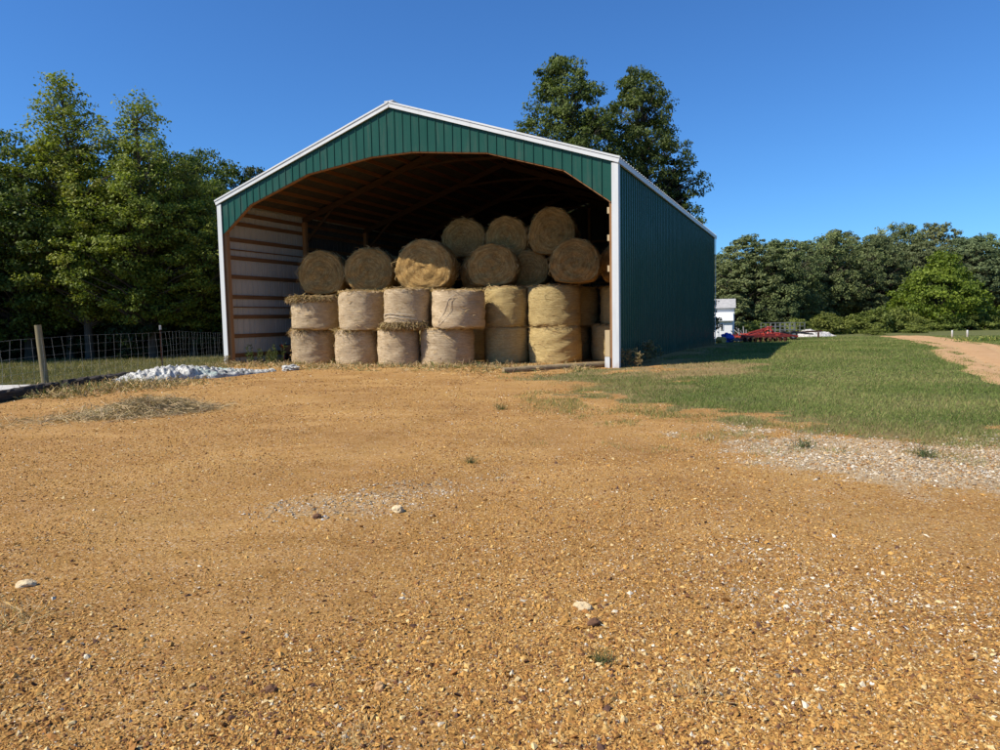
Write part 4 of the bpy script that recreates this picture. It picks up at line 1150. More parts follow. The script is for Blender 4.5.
def spilled(name, poly, n, lo, hi, label, seed):
    """pale crushed stone spilled over the clay"""
    rng = np.random.RandomState(seed)
    px = np.array([p[0] for p in poly]); py = np.array([p[1] for p in poly])
    x = rng.uniform(px.min() - 0.8, px.max() + 0.8, n); y = rng.uniform(py.min() - 0.8, py.max() + 0.8, n)
    w = 1.6 * (fbm(x * 0.8 + 3, y * 0.8, 4) - 0.5) + 0.8 * (fbm(x * 3 + 31, y * 3, 3) - 0.5)
    d = poly_sd(x, y, poly) + w * 1.3
    keep = rng.rand(n) < np.clip(d * 1.1 + 0.35, 0, 1) ** 1.5 * np.clip((fbm(x * 1.7 + 80, y * 1.7, 4) - 0.25) * 3, 0.1, 1)
    x, y = x[keep], y[keep]; n = len(x)
    sz = np.clip(np.exp(rng.normal(math.log(lo), 0.45, n)), lo * 0.5, hi)
    O8 = np.array([(1, 0, 0), (-1, 0, 0), (0, 1, 0), (0, -1, 0), (0, 0, 1), (0, 0, -1)], float)
    v = O8[None] * (1 + rng.uniform(-0.35, 0.35, (n, 6, 1))) + rng.uniform(-0.28, 0.28, (n, 6, 3))
    v = v * np.stack([rng.uniform(0.8, 1.5, n), rng.uniform(0.6, 1.1, n), rng.uniform(0.45, 0.85, n)], -1)[:, None]
    a = rng.uniform(0, 6.283, n); c, s_ = np.cos(a)[:, None], np.sin(a)[:, None]
    V = np.stack([v[..., 0] * c - v[..., 1] * s_, v[..., 0] * s_ + v[..., 1] * c, v[..., 2]], -1) * sz[:, None, None]
    V += np.stack([x, y, terrain(x, y) + sz * 0.3], -1)[:, None]
    F = np.array([(0, 2, 4), (2, 1, 4), (1, 3, 4), (3, 0, 4), (2, 0, 5), (1, 2, 5), (3, 1, 5), (0, 3, 5)])
    f = (np.arange(n)[:, None, None] * 6 + F[None]).reshape(-1, 3)
    pal = np.array([(0.52, 0.43, 0.30), (0.60, 0.53, 0.42), (0.40, 0.31, 0.20), (0.28, 0.215, 0.14), (0.50, 0.34, 0.16), (0.34, 0.18, 0.07)])
    col = pal[rng.choice(6, n, p=[0.22, 0.10, 0.22, 0.17, 0.15, 0.14])] * rng.uniform(0.65, 1.05, (n, 1))
    me = np_mesh(name, V.reshape(-1, 3), f, M['stone'], np.repeat(col, 6, 0))
    tag(link(name, me), label, 'gravel', kind='stuff')
spilled('pale_gravel_spread', PALE, 100000, 0.0085, 0.022, 'pale crushed stone spread along the front edge of the lawn', 41)
spilled('grey_gravel_spread', ASH, 9000, 0.008, 0.018, 'grey and cream crushed stone patch in the middle of the orange yard', 42)

# ------------------------------------------------------------------ grass (stuff)
def grass(name, n, amax, dmin, dmax, h0, label, seed, sel, colfn, p=1.0):
    rng = np.random.RandomState(seed)
    ang = rng.uniform(amax[0], amax[1], n)
    d = dmin * (dmax / dmin) ** (rng.rand(n) ** p)
    x = d * np.sin(ang); y = d * np.cos(ang)
    ln, pa, tr, dr, ib = masks(x, y)
    clump = fbm(x * 2.2 + 7, y * 2.2, 3)
    pr = sel(x, y) * np.clip((ln - 0.25) * 1.6 + (clump - 0.5) * 1.6, 0, 1) * (1 - 0.55 * dr)
    keep = rng.rand(n) < pr
    x, y, d, dr, clump, ln = x[keep], y[keep], d[keep], dr[keep], clump[keep], ln[keep]; n = len(x)
    h = h0 * np.exp(rng.normal(0, 0.35, n)) * (0.7 + 0.7 * clump); w = np.maximum(0.004, d * 0.0007) * rng.uniform(0.7, 1.4, n)
    a = rng.uniform(0, 6.283, n); ln_ = rng.normal(0, 0.45, (n, 2)) * h[:, None]
    z = terrain(x, y) - 0.004
    B = np.stack([x, y, z], -1); S = np.stack([np.cos(a), np.sin(a), 0 * a], -1) * w[:, None] / 2
    T = B + np.stack([ln_[:, 0], ln_[:, 1], h], -1)
    V = np.stack([B - S, B + S, T], 1).reshape(-1, 3)
    f = np.arange(n * 3).reshape(n, 3)
    col = colfn(rng, n, x, y, dr)
    me = np_mesh(name, V, f, M['blade'], np.repeat(col, 3, 0))
    tag(link(name, me), label, 'grass', kind='stuff')
def gcol(rng, n, x, y, dr):
    pat = fbm(x * 0.5 + 11, y * 0.5, 4)
    g1 = np.array([0.135, 0.185, 0.042]); g2 = np.array([0.27, 0.295, 0.088]); g3 = np.array([0.34, 0.27, 0.12])
    t = np.clip((pat - 0.3) * 2 + rng.normal(0, 0.2, n), 0, 1)[:, None]
    c = g1 * (1 - t) + g2 * t
    dd = (rng.rand(n) < np.clip(0.12 + 0.75 * dr + 0.9 * np.clip(pat - 0.50, 0, 0.4), 0, 0.95))[:, None]
    return np.where(dd, g3 * rng.uniform(0.6, 1.3, (n, 1)), c * rng.uniform(0.7, 1.3, (n, 1)))
def gcol_left(rng, n, x, y, dr):
    pat = fbm(x * 0.4 + 11, y * 0.4, 4)
    g1 = np.array([0.13, 0.135, 0.05]); g2 = np.array([0.24, 0.22, 0.095]); g3 = np.array([0.36, 0.28, 0.13])
    t = np.clip((pat - 0.3) * 2 + rng.normal(0, 0.2, n), 0, 1)[:, None]
    c = g1 * (1 - t) + g2 * t
    dd = (rng.rand(n) < np.clip(0.16 + 0.5 * ss(-13, -9, x) + 0.4 * ss(30, 45, y), 0, 0.8))[:, None]
    return np.where(dd, g3 * rng.uniform(0.6, 1.2, (n, 1)), c * rng.uniform(0.7, 1.3, (n, 1)))
grass('lawn_grass', 620000, (-0.06, 0.72), 7.5, 62, 0.036, 'short green grass of the lawn right of the barn', 1, lambda x, y: ((x > -1.5) & (y < 70)).astype(float), gcol, 0.9)
grass('meadow_grass', 300000, (-0.78, -0.20), 13, 55, 0.10, 'rough green grass beyond the wire fence at the left', 2, lambda x, y: (x < -8.0).astype(float), gcol_left)

def grass_fringe():
    rng = np.random.RandomState(77); n = 260000
    x = rng.uniform(0.2, 9.5, n); y = rng.uniform(5.8, 19, n)
    d = poly_sd(x, y, LAWN); cl = fbm(x * 1.6 + 90, y * 1.6, 4)
    p = np.clip(1 - np.abs(d + 0.2) / 1.5, 0, 1) * np.clip((cl - 0.52) * 7, 0, 1)
    k = rng.rand(n) < p; x, y = x[k], y[k]; n = len(x)
    h = 0.05 * np.exp(rng.normal(0, 0.4, n)); w = 0.006 * rng.uniform(0.7, 1.5, n); a = rng.uniform(0, 6.283, n)
    B = np.stack([x, y, terrain(x, y) - 0.004], -1); S = np.stack([np.cos(a), np.sin(a), 0 * a], -1) * w[:, None] / 2
    L = rng.normal(0, 0.6, (n, 2)) * h[:, None]
    V = np.stack([B - S, B + S, B + np.stack([L[:, 0], L[:, 1], h], -1)], 1).reshape(-1, 3)
    c = gcol(rng, n, x, y, np.full(n, 0.45))
    me = np_mesh('sparse_grass', V, np.arange(n * 3).reshape(n, 3), M['blade'], np.repeat(c, 3, 0))
    tag(link('sparse_grass', me), 'sparse half-dry grass along the ragged front edge of the lawn', 'grass', kind='stuff')
grass_fringe()

# ------------------------------------------------------------------ weeds and tufts
def tuft_mesh(seed, n, spread, h, col, w=0.006, droop=0.5):
    rng = np.random.RandomState(seed)
    P = np.stack([rng.normal(0, spread, n), rng.normal(0, spread, n), np.zeros(n)], -1)
    D = np.stack([rng.normal(0, droop, n), rng.normal(0, droop, n), np.ones(n)], -1)
    v, f, c = slivers(rng, P, D, h * rng.uniform(0.4, 1.1, n), np.full(n, w) * rng.uniform(0.7, 1.4, n), straw_cols(rng, n, col, 0.4))
    return np_mesh('tuft', v, f, M['blade'], c, smooth=True)
def weed_mesh(seed, h, col, colb):
    """stalks with small leaves"""
    rng = np.random.RandomState(seed); mbv = []; mbf = []; mbc = []; off = 0
    for k in range(9):
        bx, by = rng.normal(0, 0.16, 2); hh = h * rng.uniform(0.5, 1.05); lean = rng.normal(0, 0.14, 2)
        n = 5
        P = np.array([(bx + lean[0] * t * hh, by + lean[1] * t * hh, t * hh) for t in np.linspace(0, 1, n)])
        for i in range(n - 1):
            d = (P[i + 1] - P[i])[None]; v, f, c = slivers(rng, P[i][None], d, np.array([np.linalg.norm(d)]), np.array([0.012]), straw_cols(rng, 1, colb, 0.2))
            mbv.append(v); mbf.append(f + off); mbc.append(c); off += len(v)
        m = 26
        t = rng.uniform(0.15, 1, m); Q = np.stack([bx + lean[0] * t * hh, by + lean[1] * t * hh, t * hh], -1)
        D = np.stack([rng.normal(0, 1, m), rng.normal(0, 1, m), rng.uniform(0.0, 0.9, m)], -1)
        v, f, c = slivers(rng, Q, D, rng.uniform(0.05, 0.16, m), rng.uniform(0.015, 0.035, m), straw_cols(rng, m, col, 0.4))
        mbv.append(v); mbf.append(f + off); mbc.append(c); off += len(v)
    return np_mesh('weed', np.concatenate(mbv), np.concatenate(mbf), M['blade'], np.concatenate(mbc), smooth=True)
WD1 = weed_mesh(1, 0.75, (0.10, 0.11, 0.035), (0.14, 0.11, 0.05)); WD2 = weed_mesh(2, 0.6, (0.26, 0.19, 0.09), (0.22, 0.15, 0.07)); WD3 = weed_mesh(3, 0.95, (0.075, 0.10, 0.03), (0.12, 0.11, 0.05))
for i, (me, x, y, sc, lab) in enumerate([
    (WD3, *bw(-6.75, 0.55).xy, 0.8, 'tall green weed beside the left inner wall at the barn opening'),
    (WD1, *bw(-6.1, 0.3).xy, 0.75, 'low green weeds between the left barn post and the bales'),
    (WD3, *bw(-5.5, 0.25).xy, 0.8, 'tall green weed in front of the dark cart next to the left bales'),
    (WD2, *bw(-7.2, -0.45).xy, 0.6, 'dry brown weeds at the foot of the left corner trim'),
    (WD2, *bw(7.95, 0.35).xy, 1.0, 'dry brown weeds at the foot of the white right corner trim'),
    (WD2, *bw(8.1, 2.6).xy, 1.25, 'larger dry weeds against the dark side wall'),
    (WD2, *bw(8.0, 1.5).xy, 0.7, 'low dry weeds between two taller clumps along the dark side wall')]):
    o = link('weed_clump', me); o.location = (x, y, tz(x, y)); o.scale = (sc, sc, sc); o.rotation_euler = (0, 0, i * 1.1)
    tag(o, lab, 'weeds', 'weeds growing round the barn walls')
TG = tuft_mesh(1, 60, 0.05, 0.16, (0.10, 0.125, 0.045), 0.005); TD = tuft_mesh(2, 60, 0.10, 0.26, (0.42, 0.31, 0.16), 0.005, 1.6)
for i, (me, x, y, sc, lab) in enumerate([
    (TG, 0.44, 3.15, 0.55, 'small green grass tuft alone in the near gravel'),
    (TD, 0.78, 2.86, 0.6, 'sprig of dry straw lying on the near gravel right of the green tuft'),
    (TD, -2.65, 3.7, 0.9, 'thin dry stalks lying on the gravel in front of the cream rock at the left'),
    (TG, -0.35, 7.9, 0.7, 'dark grass sprig on the clay above the grey gravel patch'),
    (TG, 0.02, 12.4, 1.1, 'grass tuft in the middle of the orange clay in front of the barn'),
    (TG, 3.6, 8.4, 1.2, 'grass tuft growing in the pale gravel band left end'),
    (TG, 4.7, 7.8, 1.2, 'grass tuft growing in the middle of the pale gravel band'),
    (TG, 5.3, 7.2, 1.0, 'grass tuft in the pale gravel band near the right edge'),
    (TD, -0.6, 2.55, 0.5, 'dry straw tuft at the bottom edge of the gravel')]):
    o = link('grass_tuft', me); o.location = (x, y, tz(x, y)); o.scale = (sc, sc, sc * 0.8); o.rotation_euler = (0, 0, i * 0.9)
    tag(o, lab, 'grass tuft', 'small tufts on the gravel')
# straw and dry grass scattered along the front of the barn
def litter():
    rng = np.random.RandomState(21); n = 6500
    u = rng.uniform(-7.2, 7.0, n); v = rng.normal(-0.9, 0.9, n)
    P = np.array([BO.x, BO.y]) + u[:, None] * np.array([UX.x, UX.y]) + v[:, None] * np.array([UN.x, UN.y])
    x, y = P.T
    keep = rng.rand(n) < np.clip((fbm(x * 1.2, y * 1.2, 3) - 0.35) * 4, 0.05, 1)
    x, y = x[keep], y[keep]; n = len(x)
    # a little more beside the timbers
    x2 = rng.normal(-10.1, 0.5, 2600); y2 = rng.uniform(15.5, 21.5, 2600)
    x3 = rng.normal(-9.2, 0.8, 1400); y3 = rng.normal(18.0, 0.9, 1400)
    x = np.concatenate([x, x2, x3]); y = np.concatenate([y, y2, y3]); n = len(x)
    Q = np.stack([x, y, terrain(x, y) + 0.01], -1)
    up = rng.uniform(0.0, 1.0, n) ** 2
    D = np.stack([rng.normal(0, 1, n), rng.normal(0, 1, n), up * 1.6 + 0.08], -1)
    green = rng.rand(n) < 0.30
    c = np.where(green[:, None], straw_cols(rng, n, (0.12, 0.14, 0.045), 0.4), straw_cols(rng, n, (0.46, 0.33, 0.16), 0.4))
    vv, f, c = slivers(rng, Q, D, rng.uniform(0.08, 0.26, n), rng.uniform(0.010, 0.020, n), c)
    me = np_mesh('straw_litter', vv, f, M['straw'], c, smooth=True)
    tag(link('straw_litter', me), 'straw and dry grass scattered along the barn opening and the timbers', 'straw', kind='stuff')
litter()

# ------------------------------------------------------------------ trees
def leaf_quads(rng, P, Nn, size, asp):
    n = len(P)
    Nn = Nn / (np.linalg.norm(Nn, axis=1, keepdims=True) + 1e-9)
    r = rng.normal(size=(n, 3)); T = np.cross(Nn, r); T /= np.linalg.norm(T, axis=1, keepdims=True) + 1e-9
    B = np.cross(Nn, T)
    s = size[:, None]
    V = np.stack([P - T * s * 0.5, P - B * s * asp * 0.5 + T * s * 0.08, P + T * s * 0.5, P + B * s * asp * 0.5 + T * s * 0.08], 1)
    return V.reshape(-1, 3), np.arange(n * 4).reshape(n, 4)

def tree_meshes(seed, H, base, prof, nclump, lpc, leaf, tr, c1, c2, flat=0.6, rcl=0.17, droop=0.0, shell=0.6, limb=0.5, mat='leaf', lobes=0.22, trunk_top=0.8, c3=None, thin=0.0):
    """prof: list of (t, radius); crown from base to H"""
    rng = np.random.RandomState(seed)
    pt = [a for a, b in prof]; pr = [b for a, b in prof]
    # trunk axis with gentle bends
    zz = np.linspace(0, 1, 9); ph = rng.uniform(0, 6.28, 4)
    axx = lambda t: 0.03 * H * (np.sin(2.3 * t + ph[0]) - np.sin(ph[0])) * t
    axy = lambda t: 0.03 * H * (np.sin(2.7 * t + ph[1]) - np.sin(ph[1])) * t
    tt = np.linspace(0, 1, 200); w = np.interp(tt, pt, pr) + 0.15; w = w / w.sum()
    t = rng.choice(tt, nclump, p=w); th = rng.uniform(0, 6.283, nclump)
    lob = 1 + lobes * np.sin(2 * th + ph[2] + 5 * t) + lobes * 0.8 * np.sin(3 * th + ph[3] - 7 * t) + lobes * 0.35 * np.sin(13 * t + ph[0] + 2 * th)
    rad = np.interp(t, pt, pr) * lob * (shell + (1 - shell) * rng.rand(nclump)) * np.where(rng.rand(nclump) < 0.25, rng.uniform(0.2, 0.8, nclump), 1.0)
    z = base + (H - base) * t
    C = np.stack([rad * np.cos(th) + axx(z / H), rad * np.sin(th) + axy(z / H), z - droop * rad], -1)
    maxr = max(pr)
    rc = maxr * rcl * rng.uniform(0.65, 1.4, nclump)
    ci = np.repeat(np.arange(nclump), lpc)
    ci = ci[rng.rand(len(ci)) > thin * np.clip((t[ci] - 0.45) / 0.4, 0, 1)]
    n = len(ci)
    q = rng.normal(size=(n, 3)); q /= np.linalg.norm(q, axis=1, keepdims=True); q *= (rng.rand(n) ** 0.45)[:, None]
    off = q * rc[ci][:, None] * np.array([1.15, 1.15, flat])
    P = C[ci] + off
    outward = C[ci] * np.array([1, 1, 0]); outward /= np.linalg.norm(outward, axis=1, keepdims=True) + 1e-6
    Nn = rng.normal(size=(n, 3)) * 0.75 + np.array([0, 0, 0.75]) + outward * 0.5 + q * 0.4
    V, F = leaf_quads(rng, P, Nn, leaf * rng.uniform(0.6, 1.5, n), 0.6)
    cv = rng.rand(nclump)[ci]
    k = np.clip(0.55 * cv + 0.45 * rng.rand(n), 0, 1)[:, None]
    col = np.array(c1) * (1 - k) + np.array(c2) * k
    if c3 is not None:
        s3 = (rng.rand(nclump) < 0.18)[ci][:, None]; col = np.where(s3, col * 0.4 + np.array(c3) * 0.6, col)
    col = col * rng.uniform(0.75, 1.25, (n, 1))
    crown = np_mesh('crown', V, F, M[mat], np.repeat(col, 4, 0))
    mb = MB()
    zs = np.linspace(-0.4, H * trunk_top, 10)
    mb.tube([(axx(max(a, 0) / H), axy(max(a, 0) / H), a) for a in zs], [tr * (1.25 if i == 0 else 1) * (1 - 0.9 * max(a, 0) / H / trunk_top) + 0.02 for i, a in enumerate(zs)], 9)
    sel = rng.permutation(nclump)[:int(nclump * limb)]
    for i in sel:
        p = C[i]; r = math.hypot(p[0], p[1]); a = max(0.12 * H, min(H * trunk_top * 0.96, p[2] - r * rng.uniform(0.35, 0.75)))
        s = Vector((axx(a / H), axy(a / H), a)); e = Vector(p); mid = s.lerp(e, 0.55) + Vector((rng.normal(0, 0.05) * r, rng.normal(0, 0.05) * r, 0.06 * r))
        b0 = tr * 0.30 * (1 - 0.75 * a / H)
        mb.tube([s, mid, e], [b0, b0 * 0.6, 0.012], 5, caps=False)
    trunk = mb.mesh('trunk', M['bark'])
    return crown, trunk

PR_TALL = [(0, 1.4), (0.12, 2.5), (0.35, 3.0), (0.55, 2.7), (0.70, 2.1), (0.82, 1.6), (0.92, 1.15), (0.97, 0.7), (1, 0.25)]
PR_OAK = [(0, 1.6), (0.15, 3.1), (0.4, 3.9), (0.65, 3.6), (0.83, 2.8), (0.94, 1.7), (1, 0.5)]
PR_CED = [(0, 1.9), (0.15, 2.3), (0.4, 1.9), (0.7, 1.1), (1, 0.1)]
PR_ROUND = [(0, 2.6), (0.12, 4.2), (0.4, 5.2), (0.62, 4.9), (0.8, 3.9), (0.92, 2.5), (0.98, 1.3), (1, 0.6)]
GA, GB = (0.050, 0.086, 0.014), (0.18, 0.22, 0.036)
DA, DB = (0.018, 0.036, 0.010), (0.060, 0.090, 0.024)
TALL1 = tree_meshes(1, 14.0, 2.2, PR_TALL, 520, 95, 0.14, 0.20, (0.090, 0.130, 0.016), (0.34, 0.37, 0.050), rcl=0.15, lobes=0.40, shell=0.42, thin=0.6, trunk_top=0.93, limb=0.8, c3=(0.24, 0.23, 0.03))
TALL2 = tree_meshes(2, 13.0, 2.0, PR_TALL, 500, 95, 0.14, 0.20, (0.082, 0.122, 0.016), (0.30, 0.335, 0.046), rcl=0.15, lobes=0.40, shell=0.42, thin=0.6, trunk_top=0.93, limb=0.8)
OAK1 = tree_meshes(3, 12.0, 1.2, PR_OAK, 480, 90, 0.16, 0.24, GA, GB, rcl=0.125)
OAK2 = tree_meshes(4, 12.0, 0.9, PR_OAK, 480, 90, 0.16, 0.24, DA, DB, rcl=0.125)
BIG1 = tree_meshes(5, 20.0, 4.0, [(0, 2.2), (0.15, 3.7), (0.4, 4.5), (0.65, 4.2), (0.82, 3.2), (0.93, 2.1), (1, 0.7)], 680, 80, 0.20, 0.38, (0.045, 0.070, 0.016), (0.165, 0.190, 0.040), rcl=0.125, thin=0.0, lobes=0.22)
BIG2 = tree_meshes(6, 19.2, 3.0, [(0, 2.6), (0.15, 4.2), (0.4, 4.6), (0.6, 4.1), (0.8, 3.2), (0.93, 2.1), (1, 0.7)], 680, 80, 0.20, 0.38, (0.045, 0.070, 0.016), (0.165, 0.190, 0.040), rcl=0.125, thin=0.0, lobes=0.22)
CEDAR = tree_meshes(7, 10.0, 0.4, PR_CED, 190, 150, 0.18, 0.16, (0.012, 0.026, 0.012), (0.034, 0.058, 0.026), flat=0.32, rcl=0.24, droop=0.18, mat='needle', lobes=0.12)
FAR1 = tree_meshes(8, 12.0, 0.4, PR_ROUND, 620, 55, 0.24, 0.28, (0.090, 0.115, 0.048), (0.235, 0.255, 0.105), rcl=0.09, lobes=0.16, mat='needle')
FAR2 = tree_meshes(9, 12.0, 0.3, PR_ROUND, 620, 55, 0.24, 0.28, (0.078, 0.106, 0.050), (0.205, 0.230, 0.098), rcl=0.10, flat=0.5, droop=0.06, lobes=0.18, mat='needle')
FAR4 = tree_meshes(19, 12.0, 0.3, [(0, 3.0), (0.2, 5.0), (0.45, 5.6), (0.7, 5.3), (0.88, 3.9), (0.96, 2.2), (1, 0.9)], 600, 60, 0.24, 0.30, (0.080, 0.112, 0.044), (0.22, 0.25, 0.092), rcl=0.10, flat=0.7, mat='needle', lobes=0.28)
FAR3 = tree_meshes(18, 12.0, 0.3, [(0, 1.8), (0.15, 2.8), (0.4, 3.0), (0.65, 2.5), (0.82, 1.8), (0.94, 1.0), (1, 0.3)], 420, 60, 0.24, 0.26, (0.074, 0.100, 0.045), (0.195, 0.22, 0.090), rcl=0.14, mat='needle', lobes=0.22)
LIME = tree_meshes(10, 7.3, 0.5, [(0, 3.0), (0.15, 4.4), (0.4, 4.6), (0.6, 3.2), (0.8, 1.6), (1, 0.3)], 330, 90, 0.22, 0.22, (0.075, 0.12, 0.012), (0.23, 0.28, 0.028), rcl=0.17, flat=0.5)
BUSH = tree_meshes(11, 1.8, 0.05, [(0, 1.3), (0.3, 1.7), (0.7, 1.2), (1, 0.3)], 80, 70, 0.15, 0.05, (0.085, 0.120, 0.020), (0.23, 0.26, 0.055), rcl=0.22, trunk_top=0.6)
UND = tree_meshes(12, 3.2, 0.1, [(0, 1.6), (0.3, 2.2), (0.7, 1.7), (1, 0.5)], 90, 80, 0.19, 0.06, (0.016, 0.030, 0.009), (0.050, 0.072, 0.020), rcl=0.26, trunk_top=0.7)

def tree(kind, name, x, y, label, sx=1.0, sz=1.0, rot=0.0, group=None, cat='tree'):
    r = empty(name, (x, y, tz(x, y) - 0.05), rot)
    link('crown', kind[0], r); link('trunk', kind[1], r)
    r.scale = (sx, sx, sz)
    return tag(r, label, cat, group)

WG = 'trees of the dark wood at the left'
# left wood, front row
tree(TALL2, 'broadleaf_tree', -23.0, 38.2, 'leafy tree just left of the highest tree of the left wood, a little lower', 1.0, 0.92, 5.2, WG)
tree(TALL1, 'broadleaf_tree', -16.6, 38.6, 'leafy tree sloping down from the pointed trees towards the barn', 0.9, 0.74, 2.7, WG)
tree(TALL1, 'broadleaf_tree', -21.0, 36.5, 'tall yellow-green tree with two airy tips, the highest of the left wood', 1.0, 1.03, 0.4, WG)
tree(TALL2, 'broadleaf_tree', -17.9, 36.8, 'tall pointed tree just right of the highest tree of the left wood', 1.0, 1.02, 2.0, WG)
tree(TALL2, 'broadleaf_tree', -19.9, 37.8, 'slender tree filling the notch between the two tall pointed trees', 0.8, 0.90, 3.6, WG)
tree(OAK1, 'broadleaf_tree', -24.4, 37.0, 'rounded green tree at the left edge beside the highest tree', 1.0, 0.98, 1.1, WG)
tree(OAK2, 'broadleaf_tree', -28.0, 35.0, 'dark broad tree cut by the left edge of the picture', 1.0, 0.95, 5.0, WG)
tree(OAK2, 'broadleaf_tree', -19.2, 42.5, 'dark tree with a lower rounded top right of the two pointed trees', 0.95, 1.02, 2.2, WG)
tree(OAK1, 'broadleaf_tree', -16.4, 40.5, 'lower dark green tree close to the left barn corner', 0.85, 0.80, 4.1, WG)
tree(OAK1, 'broadleaf_tree', -23.6, 60.0, 'distant green tree with a rounded top seen just left of the barn roof edge', 1.15, 1.36, 0.7, WG)
tree(OAK2, 'broadleaf_tree', -20.2, 62.0, 'distant tree top just peeking over the left roof slope of the barn', 0.8, 1.30, 2.9, WG)
tree(TALL2, 'broadleaf_tree', -18.2, 45.5, 'thin dark tree between the pointed trees and the distant tree by the roof', 0.9, 0.86, 1.4, WG)
rt = random.Random(8)
for k, (x, y) in enumerate([(-33, 39), (-38, 36), (-35, 31.0), (-32.5, 34.0), (-39, 31.5), (-43, 41), (-31, 46), (-26, 47), (-36, 48), (-22.5, 50), (-28, 56), (-34, 60), (-17, 54), (-42, 55), (-24, 68), (-31, 70), (-16.5, 66), (-13.5, 73), (-38, 68)]):
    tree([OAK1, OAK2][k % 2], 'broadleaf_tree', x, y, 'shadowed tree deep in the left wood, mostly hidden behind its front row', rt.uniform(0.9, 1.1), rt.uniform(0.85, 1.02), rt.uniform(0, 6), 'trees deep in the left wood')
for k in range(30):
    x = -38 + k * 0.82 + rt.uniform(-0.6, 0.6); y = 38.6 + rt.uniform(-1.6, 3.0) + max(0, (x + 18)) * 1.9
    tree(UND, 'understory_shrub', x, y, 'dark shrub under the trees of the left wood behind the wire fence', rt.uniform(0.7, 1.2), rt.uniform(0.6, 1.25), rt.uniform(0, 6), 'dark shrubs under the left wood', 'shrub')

# behind the barn
tree(BIG1, 'broadleaf_tree', 7.3, 63.0, 'left one of the two tall trees rising behind the barn roof', 1.12, 1.22, 0.5)
tree(BIG2, 'broadleaf_tree', 12.7, 62.5, 'right one of the two tall trees rising behind the barn roof', 0.95, 1.22, 2.5)
tree(CEDAR, 'cedar_tree', 13.7, 50.0, 'dark cedar at the right end of the barn in front of the tall trees', 0.62, 0.90, 1.0)
tree(CEDAR, 'cedar_tree', 15.0, 64.0, 'taller dark cedar half hidden by the barn roof below the right tall tree', 1.3, 1.6, 4.0)

# right tree line
RG = 'trees of the distant line at the right'
RT = [
 (FAR1, 27.6, 80, 1.05, 0.90, 'dark rounded tree at the left end of the right tree line, behind the red implement'),
 (FAR4, 31.6, 79, 0.72, 0.84, 'tree just right of the one behind the red implement'),
 (FAR2, 35.5, 86, 0.95, 0.90, 'tree above the pale gravel pile in the right tree line'),
 (FAR4, 40.0, 88, 0.9, 0.98, 'dark layered tree in the middle of the right tree line'),
 (FAR1, 44.5, 95, 1.0, 1.08, 'taller tree where the right tree line starts to rise'),
 (FAR1, 46.2, 88, 0.85, 0.92, 'dark layered tree left of the bright lime-green tree'),
 (FAR2, 50.5, 96, 0.95, 1.06, 'tree top rising left of the highest part of the right tree line'),
 (FAR4, 56.3, 101, 1.05, 1.19, 'left one of the two highest trees of the right tree line'),
 (FAR1, 61.0, 101, 1.0, 1.20, 'right one of the two highest trees of the right tree line'),
 (FAR2, 53.5, 90, 0.95, 0.92, 'dark tree directly behind the bright lime-green tree'),
 (FAR2, 60.0, 92, 1.0, 0.98, 'dark layered tree behind the right shoulder of the lime-green tree'),
 (FAR4, 66.5, 96, 0.9, 1.02, 'tree near the right edge of the picture with a rounded top'),
 (FAR3, 33.4, 84, 0.95, 0.86, 'narrow tree squeezed between the rounded trees above the gravel pile'),
 (FAR3, 42.6, 91, 1.0, 0.97, 'narrow tree poking up left of where the right tree line rises'),
 (FAR3, 48.6, 92, 1.0, 0.98, 'narrow tree left of the lime-green tree top'),
 (FAR3, 63.6, 96, 1.0, 0.99, 'narrow tree right of the two highest trees of the right tree line'),
 (FAR2, 67.5, 88, 0.95, 0.92, 'dark tree cut by the right edge of the picture'),
]
for k, (kd, x, y, sx, sz, lab) in enumerate(RT):
    tree(kd, 'broadleaf_tree', x, y, lab, sx, sz, k * 1.3, RG)
for k, (x, y) in enumerate([(24, 96), (30, 100), (36, 104), (42, 108), (49, 110), (64, 112), (72, 108), (76, 98), (74, 90), (82, 104), (20, 104)]):
    tree([FAR1, FAR2][k % 2], 'broadleaf_tree', x, y, 'dim tree in the back row of the right tree line, mostly hidden', 1.05, rt.uniform(0.85, 0.95), k * 0.9, 'back row of the right tree line')
tree(LIME, 'lime_green_tree', 43.2, 70.0, 'bright lime-green spreading tree in front of the dark right tree line', 1.0, 1.06, 0.3)
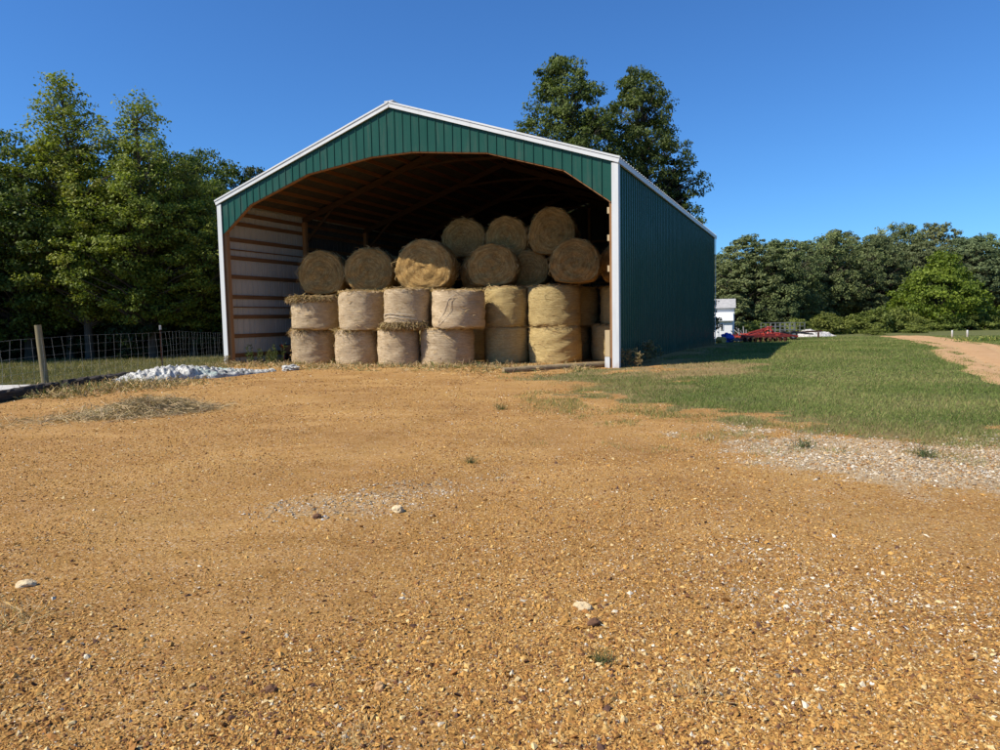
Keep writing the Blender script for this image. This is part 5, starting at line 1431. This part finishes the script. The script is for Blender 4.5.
BX = [(25.2, 60, 0.9, 0.8), (28.0, 61, 1.0, 1.05), (30.6, 62, 1.0, 0.9), (33.2, 63, 1.1, 1.2), (35.6, 64, 1.05, 1.25), (38.2, 66, 1.0, 0.9), (40.8, 67, 0.9, 0.6), (42.2, 66.5, 0.9, 0.9), (45.2, 67, 1.0, 1.0), (48.2, 68, 1.0, 1.0), (51.2, 69, 1.0, 0.9), (23.0, 64, 0.9, 0.7), (54, 70, 1, 0.9), (30, 57, 0.5, 0.35), (35, 60, 0.6, 0.4)]
BL = ['low bush right of the pale gravel pile', 'rounded bush at the far lawn edge behind the gravel pile', 'dim green bush left of the tall bush group', 'tall green bush, left of the highest pair at the far lawn edge', 'tallest green bush at the far lawn edge', 'bush right of the tallest bush, left of the lime-green tree', 'low bush under the left side of the lime-green tree', 'bush under the middle of the lime-green tree', 'bush under the right side of the lime-green tree', 'bush right of the lime-green tree', 'bush between the lime-green tree and the right edge of the picture', 'low bush behind the steel beam', 'bush at the right edge of the picture', 'small clump of weeds where the lawn ends', 'small clump of weeds left of the dirt track end']
for k, ((x, y, sx, sz), lab) in enumerate(zip(BX, BL)):
    tree(BUSH, 'bush', x, y, lab, sx, sz, k * 0.7, 'bushes along the far lawn edge', 'bush')
# low yellow-green weeds along the right side of the track
def far_weeds():
    rng = np.random.RandomState(33); n = 5200
    t = rng.rand(n)
    x = 26.5 + t * 11 + rng.normal(0, 0.5, n); y = 39.0 + t * 3.5 + rng.normal(0, 1.0, n)
    h = 0.22 * rng.uniform(0.4, 1.2, n)
    P = np.stack([x, y, terrain(x, y)], -1); D = np.stack([rng.normal(0, 0.5, n), rng.normal(0, 0.5, n), np.ones(n)], -1)
    yel = (rng.rand(n) < 0.35)[:, None]
    c = np.where(yel, straw_cols(rng, n, (0.42, 0.40, 0.10), 0.3), straw_cols(rng, n, (0.09, 0.13, 0.03), 0.3))
    v, f, c = slivers(rng, P, D, h, rng.uniform(0.02, 0.05, n), c)
    me = np_mesh('track_weeds', v, f, M['blade'], c, smooth=True)
    tag(link('track_weeds', me), 'low yellow-green weeds along the far right side of the dirt track', 'weeds', kind='stuff')
far_weeds()
